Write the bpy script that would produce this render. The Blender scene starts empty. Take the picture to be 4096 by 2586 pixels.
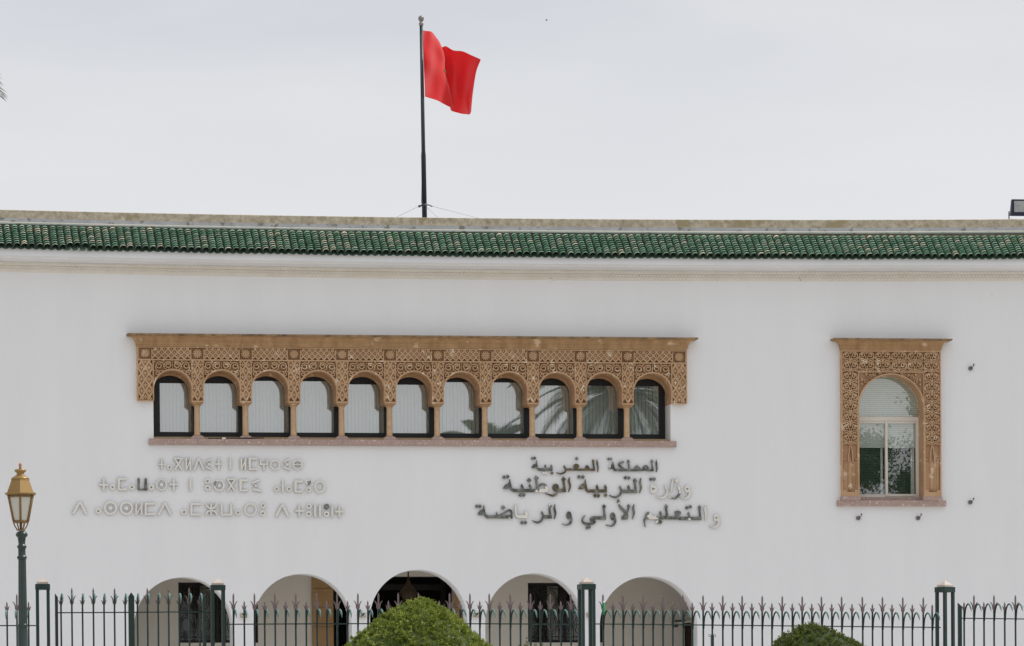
import bpy, bmesh, math, random
import numpy as np
from mathutils import Vector, Matrix
from mathutils.geometry import tessellate_polygon
random.seed(7)
C = bpy.context.scene.collection
PI = math.pi
# ------------------------------------------------------------------ camera
F, CY, CAMD, EYE = 22000.0, 4060.16, 125.0, 1.6
YAW, PITCH, ROLL = 0.165344, -0.03, -0.007659
def cam_axes():
    cy, sy = math.cos(YAW), math.sin(YAW)
    fwd = np.array([sy, cy, 0]); right = np.array([cy, -sy, 0]); up = np.array([0, 0, 1.0])
    f2 = fwd*math.cos(PITCH) + up*math.sin(PITCH); u2 = up*math.cos(PITCH) - fwd*math.sin(PITCH)
    return right*math.cos(ROLL) + u2*math.sin(ROLL), u2*math.cos(ROLL) - right*math.sin(ROLL), f2
AR, AU, AF = cam_axes()
cam_d = bpy.data.cameras.new('camera'); cam = bpy.data.objects.new('camera', cam_d); C.objects.link(cam)
cam_d.sensor_width = 36; cam_d.lens = F*36/4096; cam_d.shift_y = (CY-1293)/4096
cam_d.clip_start = 1; cam_d.clip_end = 6000
M = Matrix.Identity(4)
for i in range(3):
    M[i][0], M[i][1], M[i][2] = AR[i], AU[i], -AF[i]
M[0][3], M[1][3], M[2][3] = 0, -CAMD, EYE
cam.matrix_world = M
bpy.context.scene.camera = cam
def P(u, v, y):                       # photo position -> point on the vertical plane at depth y
    d = AR*(u-2048)/F - AU*(v-CY)/F + AF
    t = (y+CAMD)/d[1]
    return (d[0]*t, y, EYE+d[2]*t)
def PX(u, v, y=0): return P(u, v, y)[0]
def PZ(u, v, y=0): return P(u, v, y)[2]
# ------------------------------------------------------------------ world, sun, exposure
SUN_EL, SUN_AZ = math.radians(54), math.radians(88.5)      # azimuth clockwise from the facade's inward normal (+y)
W = bpy.data.worlds.new('World'); bpy.context.scene.world = W; W.use_nodes = True
nt = W.node_tree; nt.nodes.clear()
out = nt.nodes.new('ShaderNodeOutputWorld')
sky = nt.nodes.new('ShaderNodeTexSky'); sky.sky_type = 'NISHITA'; sky.sun_disc = False
sky.sun_elevation = SUN_EL; sky.sun_rotation = SUN_AZ; sky.dust_density = 3.0; sky.air_density = 1.0
bg1 = nt.nodes.new('ShaderNodeBackground'); bg1.inputs[1].default_value = 0.10
nt.links.new(sky.outputs[0], bg1.inputs[0])
tc = nt.nodes.new('ShaderNodeTexCoord')
mp = nt.nodes.new('ShaderNodeMapping'); mp.inputs['Scale'].default_value = (9, 9, 40)
nt.links.new(tc.outputs['Generated'], mp.inputs[0])
no = nt.nodes.new('ShaderNodeTexNoise'); no.inputs['Scale'].default_value = 1.0; no.inputs['Detail'].default_value = 5
nt.links.new(mp.outputs[0], no.inputs['Vector'])
cr = nt.nodes.new('ShaderNodeValToRGB')
cr.color_ramp.elements[0].position = .3; cr.color_ramp.elements[0].color = (.60, .626, .69, 1)
cr.color_ramp.elements[1].position = .68; cr.color_ramp.elements[1].color = (.745, .758, .785, 1)
nt.links.new(no.outputs[0], cr.inputs[0])
# thin cloud layer thickens towards the horizon
sx = nt.nodes.new('ShaderNodeSeparateXYZ'); nt.links.new(tc.outputs['Generated'], sx.inputs[0])
mr = nt.nodes.new('ShaderNodeMapRange'); mr.inputs[1].default_value = .105; mr.inputs[2].default_value = .155
mr.inputs[3].default_value = .92; mr.inputs[4].default_value = .15
nt.links.new(sx.outputs[2], mr.inputs[0])
mx = nt.nodes.new('ShaderNodeMix'); mx.data_type = 'RGBA'
mx.inputs[7].default_value = (.825, .835, .85, 1)
nt.links.new(mr.outputs[0], mx.inputs[0]); nt.links.new(cr.outputs[0], mx.inputs[6])
# an overcast sky is brightest overhead
mr2 = nt.nodes.new('ShaderNodeMapRange'); mr2.inputs[1].default_value = .2; mr2.inputs[2].default_value = .9
mr2.inputs[3].default_value = 1.0; mr2.inputs[4].default_value = 1.14
nt.links.new(sx.outputs[2], mr2.inputs[0])
bg2 = nt.nodes.new('ShaderNodeBackground'); nt.links.new(mr2.outputs[0], bg2.inputs[1])
nt.links.new(mx.outputs[2], bg2.inputs[0])
ms = nt.nodes.new('ShaderNodeMixShader'); ms.inputs[0].default_value = .93
nt.links.new(bg1.outputs[0], ms.inputs[1]); nt.links.new(bg2.outputs[0], ms.inputs[2]); nt.links.new(ms.outputs[0], out.inputs[0])
sl = bpy.data.lights.new('sun', 'SUN'); so = bpy.data.objects.new('sun', sl); C.objects.link(so)
sl.energy = 2.7; sl.angle = math.radians(7); sl.color = (1, .95, .87)
sd = Vector((math.sin(SUN_AZ)*math.cos(SUN_EL), math.cos(SUN_AZ)*math.cos(SUN_EL), math.sin(SUN_EL)))
so.rotation_euler = (-sd).to_track_quat('-Z', 'Y').to_euler()
so.location = (60, -20, 60)
vs = bpy.context.scene.view_settings
bpy.context.scene.display_settings.display_device = 'sRGB'
vs.view_transform = 'Standard'; vs.look = 'None'; vs.gamma = 1; vs.exposure = 0.0
# ------------------------------------------------------------------ materials
def mat(name, col, rough=.7, metal=0, var=None, scale=3, bump=0, bscale=60, spots=None, sscale=20, sth=.62, streak=False, spec=.4):
    m = bpy.data.materials.new(name); m.use_nodes = True
    n = m.node_tree.nodes; l = m.node_tree.links; b = n['Principled BSDF']
    b.inputs['Roughness'].default_value = rough; b.inputs['Metallic'].default_value = metal
    b.inputs['Specular IOR Level'].default_value = spec
    b.inputs['Base Color'].default_value = (*col, 1)
    t = n.new('ShaderNodeTexCoord'); src = t.outputs['Object']
    cur = None
    if var:
        mp = n.new('ShaderNodeMapping'); l.new(src, mp.inputs[0])
        if streak: mp.inputs['Scale'].default_value = (1, 1, .12)
        no = n.new('ShaderNodeTexNoise'); no.inputs['Scale'].default_value = scale; no.inputs['Detail'].default_value = 8
        no.inputs['Roughness'].default_value = .65
        l.new(mp.outputs[0], no.inputs['Vector'])
        r = n.new('ShaderNodeMapRange'); r.inputs[1].default_value = .32; r.inputs[2].default_value = .68
        l.new(no.outputs[0], r.inputs[0])
        x = n.new('ShaderNodeMix'); x.data_type = 'RGBA'
        x.inputs[6].default_value = (*col, 1); x.inputs[7].default_value = (*var, 1)
        l.new(r.outputs[0], x.inputs[0]); cur = x.outputs[2]
    if spots:
        no2 = n.new('ShaderNodeTexNoise'); no2.inputs['Scale'].default_value = sscale; no2.inputs['Detail'].default_value = 6
        l.new(src, no2.inputs['Vector'])
        r2 = n.new('ShaderNodeMapRange'); r2.inputs[1].default_value = sth; r2.inputs[2].default_value = sth+.06
        l.new(no2.outputs[0], r2.inputs[0])
        x2 = n.new('ShaderNodeMix'); x2.data_type = 'RGBA'; x2.inputs[7].default_value = (*spots, 1)
        if cur: l.new(cur, x2.inputs[6])
        else: x2.inputs[6].default_value = (*col, 1)
        l.new(r2.outputs[0], x2.inputs[0]); cur = x2.outputs[2]
    if cur: l.new(cur, b.inputs['Base Color'])
    if bump:
        no3 = n.new('ShaderNodeTexNoise'); no3.inputs['Scale'].default_value = bscale; no3.inputs['Detail'].default_value = 5
        l.new(src, no3.inputs['Vector'])
        bp = n.new('ShaderNodeBump'); bp.inputs['Strength'].default_value = bump; bp.inputs['Distance'].default_value = .02
        l.new(no3.outputs[0], bp.inputs['Height']); l.new(bp.outputs[0], b.inputs['Normal'])
    return m
m_wall = mat('white_paint', (.85, .86, .877), .85, var=(.82, .83, .847), scale=1.3, bump=.12, bscale=14, streak=True, spots=(.74, .74, .745), sscale=2.3, sth=.72)
m_fascia = mat('white_fascia_paint', (.83, .835, .86), .8, var=(.77, .775, .79), scale=1.5, spots=(.55, .50, .42), sscale=4, sth=.73)
m_dentil = mat('beige_plaster', (.86, .83, .765), .9, var=(.80, .75, .67), scale=2.5, spots=(.42, .38, .31), sscale=9, sth=.68)
m_stone = mat('sandstone', (.57, .375, .225), .9, var=(.46, .285, .16), scale=1.6, bump=.35, bscale=50, spots=(.72, .56, .40), sscale=6, sth=.6, spec=.2)
m_corn = mat('sandstone_cornice', (.52, .335, .18), .9, var=(.33, .20, .10), scale=5, streak=True, bump=.3, bscale=50, spots=(.66, .50, .34), sscale=3, sth=.62, spec=.2)
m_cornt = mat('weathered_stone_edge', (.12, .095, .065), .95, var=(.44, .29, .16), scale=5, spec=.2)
m_col = mat('column_stone', (.50, .315, .165), .85, var=(.62, .44, .28), scale=7, spots=(.62, .53, .42), sscale=26, sth=.60, bump=.3, spec=.2)
m_pink = mat('pink_stone', (.47, .345, .30), .9, var=(.39, .285, .25), scale=4, spots=(.66, .56, .50), sscale=18, sth=.59, bump=.4, bscale=40, spec=.2)
m_tan = mat('tan_ledge', (.50, .36, .21), .9, var=(.38, .28, .18), scale=6)
m_conc = mat('lichen_concrete', (.52, .46, .37), .95, var=(.36, .29, .16), scale=2.2, spots=(.17, .14, .115), sscale=13, sth=.565, bump=.6, bscale=30, spec=.1)
m_conc2 = mat('lichen_concrete_white', (.32, .26, .185), .95, var=(.61, .54, .43), scale=7, spots=(.36, .295, .19), sscale=2.2, sth=.58, bump=.6, bscale=30, spec=.1)
m_ledge = mat('grey_ledge', (.50, .51, .53), .9, var=(.38, .385, .40), scale=4, spots=(.24, .225, .205), sscale=5, sth=.58, spec=.2)
m_bed = mat('mortar_and_rim_shade', (.10, .095, .085), .95, var=(.06, .055, .05), scale=8)
m_frame = mat('black_aluminium', (.008, .008, .011), .4)
m_wframe = mat('cream_aluminium', (.78, .73, .66), .5, var=(.72, .67, .60), scale=4)
m_blind = mat('vertical_blind_fabric', (.82, .86, .86), .9)
m_shut = mat('pale_shutter_slats', (.70, .74, .70), .7)
m_dark = mat('dark_green_blind', (.055, .085, .06), .7)
m_green = mat('green_fence_paint', (.009, .030, .026), .45, var=(.016, .040, .035), scale=12)
m_teal = mat('verdigris_paint', (.16, .27, .25), .6, var=(.11, .21, .195), scale=30)
m_spear = mat('faded_rose_paint', (.215, .155, .158), .6, var=(.165, .118, .12), scale=20)
m_cap = mat('cap_stone', (.62, .55, .48), .8, var=(.50, .42, .37), scale=14)
m_lamp = mat('old_gold_paint', (.36, .225, .08), .38, metal=.3, var=(.35, .22, .085), scale=8)
m_lframe = mat('lantern_frame_bronze', (.24, .145, .06), .42, metal=.3)
m_copper = mat('copper_paint', (.45, .21, .10), .4, metal=.35)
m_post = mat('lamp_green_paint', (.012, .030, .025), .28, var=(.02, .042, .036), scale=10, spec=.6)
m_pole = mat('pole_steel', (.010, .018, .026), .4)
m_ball = mat('pole_finial_metal', (.26, .24, .24), .4, metal=.5)
m_wire = mat('guy_wire', (.55, .54, .52), .5, metal=.3)
m_rust = mat('dark_fitting_metal', (.09, .075, .085), .6, metal=.3)
m_fit = mat('grey_fitting_metal', (.20, .175, .17), .6, metal=.2)
m_black = mat('black_iron', (.01, .01, .01), .6)
m_grille = mat('grille_iron', (.012, .011, .010), .6)
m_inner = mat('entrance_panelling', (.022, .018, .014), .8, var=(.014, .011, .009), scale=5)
m_clad = mat('sandstone_cladding', (.45, .29, .145), .85, var=(.38, .235, .11), scale=3, spec=.2)
m_brass = mat('old_brass', (.055, .037, .02), .6, metal=.2)
m_blue = mat('navy_floodlight_casing', (.008, .008, .032), .4)
m_curt = mat('curtain_fabric', (.62, .58, .52), .9)
m_brown = mat('brown_door', (.10, .055, .04), .7, var=(.06, .035, .025), scale=6)
m_ground = mat('ground_soil_and_lawn', (.20, .21, .11), .95, var=(.33, .28, .21), scale=.08)
m_pave = mat('pale_paving', (.52, .495, .47), .9, var=(.46, .44, .42), scale=.6)
m_road = mat('asphalt', (.06, .06, .06), .9, var=(.05, .05, .05), scale=2)
m_letc = mat('letter_cream_film', (.82, .795, .725), .55, var=(.76, .735, .68), scale=6)
def letter_mat(name, th, seed, dark=(.10, .105, .093), rust=.0):
    m = bpy.data.materials.new(name); m.use_nodes = True
    n = m.node_tree.nodes; l = m.node_tree.links; b = n['Principled BSDF']
    t = n.new('ShaderNodeTexCoord'); mp = n.new('ShaderNodeMapping'); mp.inputs['Location'].default_value = (seed, seed*1.7, 0)
    l.new(t.outputs['Object'], mp.inputs[0])
    no = n.new('ShaderNodeTexNoise'); no.inputs['Scale'].default_value = 2.1; no.inputs['Detail'].default_value = 6; no.inputs['Distortion'].default_value = .6
    l.new(mp.outputs[0], no.inputs['Vector'])
    r = n.new('ShaderNodeMapRange'); r.inputs[1].default_value = th-.012; r.inputs[2].default_value = th+.012
    l.new(no.outputs[0], r.inputs[0])
    no2 = n.new('ShaderNodeTexNoise'); no2.inputs['Scale'].default_value = 9; no2.inputs['Detail'].default_value = 8
    l.new(mp.outputs[0], no2.inputs['Vector'])
    cr = n.new('ShaderNodeValToRGB'); e = cr.color_ramp.elements
    e[0].position = .38; e[0].color = (*dark, 1); e[1].position = .62; e[1].color = (.27, .275, .25, 1)  # dark greenish patches paint in trees mirrored by the bare steel
    if rust:
        k = e.new(.56); k.color = (.20, .13, .06, 1)
    l.new(no2.outputs[0], cr.inputs[0])
    x = n.new('ShaderNodeMix'); x.data_type = 'RGBA'; l.new(r.outputs[0], x.inputs[0])
    l.new(cr.outputs[0], x.inputs[6]); x.inputs[7].default_value = (.82, .795, .725, 1)
    l.new(x.outputs[2], b.inputs['Base Color'])
    inv = n.new('ShaderNodeMath'); inv.operation = 'MULTIPLY_ADD'; inv.inputs[1].default_value = -.75; inv.inputs[2].default_value = .75
    l.new(r.outputs[0], inv.inputs[0]); l.new(inv.outputs[0], b.inputs['Metallic'])
    b.inputs['Roughness'].default_value = .35
    return m
m_edge = mat('letter_steel_edge_shade', (.085, .08, .07), .5, metal=.4)  # steel sides, darkened to paint in the shadowed letter edges
m_let_dark = letter_mat('letter_bare_steel', .70, 3.1)
m_let_rust = letter_mat('letter_rusting_steel', .70, 9.3, rust=1)
m_let_mix = letter_mat('letter_peeling_film', .635, 5.7)
m_let_most = letter_mat('letter_film_flaking', .39, 12.9)
def glass(name, tint, refl, rough=0.0):
    m = bpy.data.materials.new(name); m.use_nodes = True
    n = m.node_tree.nodes; l = m.node_tree.links; n.remove(n['Principled BSDF'])
    t = n.new('ShaderNodeBsdfTransparent'); t.inputs[0].default_value = (*tint, 1)
    g = n.new('ShaderNodeBsdfGlossy'); g.inputs['Roughness'].default_value = rough
    x = n.new('ShaderNodeMixShader'); x.inputs[0].default_value = refl
    l.new(t.outputs[0], x.inputs[1]); l.new(g.outputs[0], x.inputs[2]); l.new(x.outputs[0], n['Material Output'].inputs[0])
    return m
m_glass = glass('window_glass', (.93, 1, .99), .47, .011)
m_glass2 = glass('side_window_glass', (.92, .97, .94), .26, .009)
m_dglass = glass('shaded_window_glass', (.8, .84, .8), .07)
m_lglass = mat('frosted_lantern_glass', (.62, .61, .54), .35)
m_fglass = mat('floodlight_glass', (.34, .37, .35), .12, var=(.18, .2, .19), scale=5, spec=.8)
def leaf_mat(name, cols, scale, trans=.25):
    m = bpy.data.materials.new(name); m.use_nodes = True
    n = m.node_tree.nodes; l = m.node_tree.links; b = n['Principled BSDF']
    b.inputs['Roughness'].default_value = .55; b.inputs['Specular IOR Level'].default_value = .25
    g = n.new('ShaderNodeAttribute'); g.attribute_name = 'tint'
    cr = n.new('ShaderNodeValToRGB'); e = cr.color_ramp.elements
    e[0].position = 0; e[0].color = (*cols[0], 1); e[1].position = 1; e[1].color = (*cols[-1], 1)
    for i, c in enumerate(cols[1:-1]):
        k = e.new((i+1)/(len(cols)-1)); k.color = (*c, 1)
    l.new(g.outputs['Fac'], cr.inputs[0]); l.new(cr.outputs[0], b.inputs['Base Color'])
    if trans:
        tr = n.new('ShaderNodeBsdfTranslucent'); l.new(cr.outputs[0], tr.inputs[0])
        x = n.new('ShaderNodeMixShader'); x.inputs[0].default_value = trans
        l.new(b.outputs[0], x.inputs[1]); l.new(tr.outputs[0], x.inputs[2]); l.new(x.outputs[0], n['Material Output'].inputs[0])
    return m
m_bush = leaf_mat('clipped_bush_leaves', [(.028, .048, .008), (.125, .18, .025), (.30, .36, .06), (.50, .52, .15)], 8)
m_bush2 = leaf_mat('dark_bush_leaves', [(.022, .038, .008), (.075, .11, .018), (.15, .185, .035), (.24, .20, .06)], 8, .15)
m_palm = leaf_mat('palm_leaflets', [(.05, .07, .03), (.10, .125, .05), (.17, .19, .085)], 4)
m_tree = leaf_mat('broad_leaves', [(.02, .045, .015), (.045, .08, .025), (.08, .12, .04)], 4)
m_bark = mat('bark', (.13, .095, .07), .95, var=(.08, .06, .045), scale=6, bump=.6, bscale=8)
def tile_mat():
    m = leaf_mat('glazed_green_tile', [(.115, .30, .175), (.19, .40, .255), (.30, .50, .35), (.47, .57, .40), (.66, .67, .48), (.72, .69, .52)], 1, 0)
    n = m.node_tree.nodes; l = m.node_tree.links; b = n['Principled BSDF']
    b.inputs['Roughness'].default_value = .3; b.inputs['Specular IOR Level'].default_value = .45
    cr = [x for x in n if x.type == 'VALTORGB'][0]
    t = n.new('ShaderNodeTexCoord'); no = n.new('ShaderNodeTexNoise'); no.inputs['Scale'].default_value = 13; no.inputs['Detail'].default_value = 6
    l.new(t.outputs['Object'], no.inputs['Vector'])
    r = n.new('ShaderNodeMapRange'); r.inputs[1].default_value = .56; r.inputs[2].default_value = .75; r.inputs[4].default_value = .35
    l.new(no.outputs[0], r.inputs[0])
    x = n.new('ShaderNodeMix'); x.data_type = 'RGBA'; x.inputs[7].default_value = (.40, .42, .30, 1)
    l.new(r.outputs[0], x.inputs[0]); l.new(cr.outputs[0], x.inputs[6]); l.new(x.outputs[2], b.inputs['Base Color'])
    return m
m_tile = tile_mat()
m_lip = mat('dark_tile_lip', (.03, .07, .048), .4)
m_pan = mat('dark_tile_trough', (.035, .09, .06), .5, var=(.05, .07, .05), scale=9)
def cloth():
    m = bpy.data.materials.new('red_flag_cloth'); m.use_nodes = True
    n = m.node_tree.nodes; l = m.node_tree.links; b = n['Principled BSDF']
    b.inputs['Base Color'].default_value = (.68, .014, .018, 1); b.inputs['Roughness'].default_value = .7; b.inputs['Specular IOR Level'].default_value = .2
    b.inputs['Sheen Weight'].default_value = .45
    tr = n.new('ShaderNodeBsdfTranslucent'); tr.inputs[0].default_value = (.78, .014, .014, 1)
    x = n.new('ShaderNodeMixShader'); x.inputs[0].default_value = .22
    w = n.new('ShaderNodeTexNoise'); w.inputs['Scale'].default_value = 7; w.inputs['Detail'].default_value = 4
    t = n.new('ShaderNodeTexCoord'); l.new(t.outputs['Object'], w.inputs['Vector'])
    l.new(b.outputs[0], x.inputs[1]); l.new(tr.outputs[0], x.inputs[2]); l.new(x.outputs[0], n['Material Output'].inputs[0])
    return m
m_flag = cloth()
m_star = mat('green_star_cloth', (.08, .27, .09), .8)
m_bottle = mat('bright_green_plastic', (.04, .36, .13), .35)
m_white = mat('white_plastic', (.85, .85, .83), .4)
m_beige = mat('beige_metal_box', (.62, .56, .46), .5)
# ------------------------------------------------------------------ mesh helpers
class MB:
    def __init__(s): s.v = []; s.f = []; s.sm = []; s.mi = []; s.t = []
    def face(s, idx, smooth=False, mi=0, t=0.): s.f.append(tuple(idx)); s.sm.append(smooth); s.mi.append(mi); s.t.append(t)
    def add(s, vs): n = len(s.v); s.v += [tuple(map(float, q)) for q in vs]; return n
    def quad(s, a, b, c, d, mi=0, t=0., smooth=False): n = s.add([a, b, c, d]); s.face((n, n+1, n+2, n+3), smooth, mi, t)
    def box(s, x0, x1, y0, y1, z0, z1, mi=0):
        n = s.add([(x, y, z) for z in (z0, z1) for y in (y0, y1) for x in (x0, x1)])
        for q in ((0, 1, 3, 2), (4, 6, 7, 5), (0, 4, 5, 1), (2, 3, 7, 6), (0, 2, 6, 4), (1, 5, 7, 3)): s.face([n+i for i in q], mi=mi)
    def prism(s, poly, y0, y1, holes=(), mi=0, back=True, side=None):
        loops = [poly]+list(holes)
        tri = tessellate_polygon([[Vector((a, b, 0)) for a, b in L] for L in loops])
        flat = [q for L in loops for q in L]
        n = s.add([(a, y0, b) for a, b in flat]); k = s.add([(a, y1, b) for a, b in flat])
        for t in tri:
            s.face([n+i for i in t], mi=mi)
            if back: s.face([k+i for i in reversed(t)], mi=mi)
        o = 0
        for L in loops:
            c = len(L)
            for i in range(c):
                j = (i+1) % c
                s.face((n+o+i, n+o+j, k+o+j, k+o+i), mi=mi if side is None else side)
            o += c
    def tube(s, pts, r, seg=8, cap=True, mi=0, smooth=True, flat=1.0):
        pts = [Vector(p) for p in pts]; N = len(pts)
        rs = r if hasattr(r, '__len__') else [r]*N
        rings = []
        ref = None
        for i in range(N):
            d = (pts[min(i+1, N-1)]-pts[max(i-1, 0)]).normalized()
            if ref is None:
                ref = Vector((0, 1, 0)) if abs(d.y) < .9 else Vector((1, 0, 0))
            a = (ref - d*ref.dot(d)).normalized(); ref = a; b = d.cross(a)
            rings.append(s.add([pts[i]+a*rs[i]*flat*math.cos(2*PI*k/seg)+b*rs[i]*math.sin(2*PI*k/seg) for k in range(seg)]))
        for i in range(N-1):
            for k in range(seg):
                k2 = (k+1) % seg
                s.face((rings[i]+k, rings[i]+k2, rings[i+1]+k2, rings[i+1]+k), smooth, mi)
        if cap:
            s.face([rings[0]+k for k in reversed(range(seg))], False, mi); s.face([rings[-1]+k for k in range(seg)], False, mi)
    def lathe(s, prof, c=(0, 0, 0), seg=16, mi=0, smooth=True, rot=0, flute=0):
        rings = []
        for r, z in prof:
            rings.append(s.add([(c[0]+r*(1-flute*(k % 2))*math.cos(rot+2*PI*k/seg), c[1]+r*(1-flute*(k % 2))*math.sin(rot+2*PI*k/seg), c[2]+z) for k in range(seg)]))
        for i in range(len(prof)-1):
            for k in range(seg):
                k2 = (k+1) % seg
                s.face((rings[i]+k, rings[i]+k2, rings[i+1]+k2, rings[i+1]+k), smooth, mi)
        s.face([rings[0]+k for k in reversed(range(seg))], False, mi); s.face([rings[-1]+k for k in range(seg)], False, mi)
    def stroke(s, pts, w, y0, y1, mi=0, side=None):         # flat ribbon in the xz plane with thickness y0..y1
        N = len(pts); ws = w if hasattr(w, '__len__') else [w]*N
        L, R = [], []
        for i in range(N):
            a = Vector(pts[max(i-1, 0)]); b = Vector(pts[min(i+1, N-1)]); d = (b-a)
            if d.length < 1e-9: d = Vector((1, 0))
            d.normalize(); nrm = Vector((-d.y, d.x)); p = Vector(pts[i])
            k = 1.0
            if 0 < i < N-1:
                d1 = (Vector(pts[i])-a).normalized(); k = min(1.8, 1/max(.4, abs(Vector((-d1.y, d1.x)).dot(nrm))))
            L.append(p+nrm*ws[i]*.5*k); R.append(p-nrm*ws[i]*.5*k)
        n = s.add([(q.x, y, q.y) for y in (y0, y1) for q in L+R])
        f = lambda side, i, lay: n+lay*2*N+side*N+i
        for i in range(N-1):
            s.face((f(0, i, 0), f(0, i+1, 0), f(1, i+1, 0), f(1, i, 0)), mi=mi)
            sd = mi if side is None else side
            s.face((f(0, i, 0), f(0, i, 1), f(0, i+1, 1), f(0, i+1, 0)), mi=sd)
            s.face((f(1, i, 0), f(1, i+1, 0), f(1, i+1, 1), f(1, i, 1)), mi=sd)
        for i in (0, N-1): s.face((f(0, i, 0), f(1, i, 0), f(1, i, 1), f(0, i, 1)), mi=mi if side is None else side)
    def loft_rects(s, steps, x0, x1, yf, yb, mi=0, mtop=None):   # steps: (overhang, z)
        rings = [s.add([(x0-o, yb, z), (x0-o, yf-o, z), (x1+o, yf-o, z), (x1+o, yb, z)]) for o, z in steps]
        for i in range(len(steps)-1):
            m2 = mtop if (mtop is not None and i == len(steps)-2) else mi
            for k in range(4):
                k2 = (k+1) % 4; s.face((rings[i]+k, rings[i]+k2, rings[i+1]+k2, rings[i+1]+k), mi=m2)
        s.face([rings[0]+k for k in reversed(range(4))], mi=mi); s.face([rings[-1]+k for k in range(4)], mi=mi if mtop is None else mtop)
    def mesh(s, name, mats, recalc=True):
        me = bpy.data.meshes.new(name); me.from_pydata(s.v, [], s.f); me.update()
        for m in (mats if isinstance(mats, (list, tuple)) else [mats]): me.materials.append(m)
        me.polygons.foreach_set('use_smooth', s.sm); me.polygons.foreach_set('material_index', s.mi)
        if any(s.t):
            a = me.attributes.new('tint', 'FLOAT', 'FACE'); a.data.foreach_set('value', s.t)
        if recalc:
            b = bmesh.new(); b.from_mesh(me); bmesh.ops.recalc_face_normals(b, faces=b.faces[:]); b.to_mesh(me); b.free()
        return me
WL = {}
def put(name, data, parent=None, loc=(0, 0, 0), rz=0):
    o = bpy.data.objects.new(name, data); C.objects.link(o)
    WL[o] = Vector(loc)
    if parent: o.parent = parent; o.location = Vector(loc)-WL[parent]
    else: o.location = loc
    o.rotation_euler[2] = rz
    return o
def part(name, mb, mats, parent, loc=(0, 0, 0), rz=0, recalc=True): return put(name, mb.mesh(name, mats, recalc), parent, loc, rz)
def tag(o, label=None, cat=None, group=None, kind=None):
    if label: o['label'] = label
    if cat: o['category'] = cat
    if group: o['group'] = group
    if kind: o['kind'] = kind
    return o
def thing(name, label, cat, loc=(0, 0, 0), group=None): return tag(put(name, None, None, loc), label, cat, group)
def arc(cx, cz, r, a0, a1, n, rz=None): return [(cx+r*math.cos(a0+(a1-a0)*i/n), cz+(rz or r)*math.sin(a0+(a1-a0)*i/n)) for i in range(n+1)]
# ------------------------------------------------------------------ levels
FLOOR = PZ(1210, 2295)-4.25
FENCE_Y = -48.0
GF = PZ(2000, 2371, FENCE_Y)-2.05
XB0, XB1 = -8.0, 46.0
# ------------------------------------------------------------------ ground
mb = MB()
prof = [(-1500, -.6), (-300, -.4), (-140, 0), (-112, 0), (-62, GF-.15), (-44, GF), (-30, FLOOR-.02), (1500, FLOOR-.02)]
xs = [-1500, -200, -40, 0, 20, 60, 250, 1500]
idx = [[mb.add([(x, y, z)]) for x in xs] for y, z in prof]
for i in range(len(prof)-1):
    for j in range(len(xs)-1): mb.face((idx[i][j], idx[i][j+1], idx[i+1][j+1], idx[i+1][j]))
tag(part('ground', mb, m_ground, None), kind='structure')
mb = MB(); mb.quad((-40, -30, FLOOR), (80, -30, FLOOR), (80, 0.02, FLOOR), (-40, .02, FLOOR))
tag(part('forecourt', mb, m_pave, None), kind='structure')
mb = MB()
for a, b, za, zb in ((-62, -55, GF-.14, None), (-55, -44.02, None, None)):
    f = lambda y: GF-.15+(y+62)/18*.15+.006
    mb.quad((-60, a, f(a)), (90, a, f(a)), (90, b, f(b)), (-60, b, f(b)))
tag(part('pavement', mb, m_pave, None), kind='structure')
# ------------------------------------------------------------------ the building
bld = thing('building', 'long white two storey building with green tiled eaves and carved stone windows', 'building', ((XB0+XB1)/2, 0, FLOOR))
# openings
AX0, AX1 = PX(614, 1600), PX(2681, 1600)               # arcade window opening
c1, c10 = PX(789, 1650), PX(2508, 1650)
colx = [c1+(c10-c1)*i/9 for i in range(10)]
IW = .138                                             # half width of an impost
SPX0, SPX1 = PX(546, 1480), PX(2743, 1480)
zc_top, zc_bot = PZ(1750, 1349), PZ(1750, 1397)       # arcade cornice
z_b0, z_b1 = PZ(1750, 1402), PZ(1750, 1446)           # lattice band
z_crown = PZ(1750, 1491); z_imp = PZ(1750, 1618); z_pier = PZ(1750, 1612)
z_sillt, z_sillb = PZ(1750, 1762), PZ(1750, 1786)
z_colt, z_colb = PZ(1750, 1627), PZ(1750, 1748)
garch = [(733.5, 2309, 197), (1210.5, 2295.5, 196.5), (1674.6, 2279.5, 194.5), (2138, 2294, 197), (2594, 2306, 195)]
def arch_poly(cu, cv, hu):
    x0, x1 = PX(cu-hu, 2480), PX(cu+hu, 2480); z = PZ(cu, cv); r = (x1-x0)/2
    return x0, x1, z-r, r
wall_holes = []
EW = .75
wall_holes.append([(AX0-.004, z_sillt-.03), (AX1+.004, z_sillt-.03), (AX1+.004, z_crown+.12), (AX0-.004, z_crown+.12)])
# right window
RWX0, RWX1 = PX(3432, 1750), PX(3689, 1750); rw_crown = PZ(3560, 1502); rw_r = (RWX1-RWX0)/2
rw_sillt = PZ(3560, 2004); rw_sillb = PZ(3560, 2026)
wall_holes.append([(RWX0-.03, rw_sillt-.02), (RWX1+.03, rw_sillt-.02), (RWX1+.03, rw_crown+.06), (RWX0-.03, rw_crown+.06)])
gpoly = []
for g in garch:
    x0, x1, zc, r = arch_poly(*g)
    gpoly.append((x0, x1, zc, r))
    wall_holes.append([(x1, FLOOR+.01)]+arc((x0+x1)/2, zc, r, 0, PI, 40)+[(x0, FLOOR+.01)])
def zline(us, vs, y):      # quadratic through three photo points of a long horizontal edge
    pts = [P(u, v, y) for u, v in zip(us, vs)]
    return np.polyfit([p[0] for p in pts], [p[2] for p in pts], 2)
YF = -.55
q_fas = zline((0, 2048, 4096), (1022, 1055.5, 1062), YF)
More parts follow.
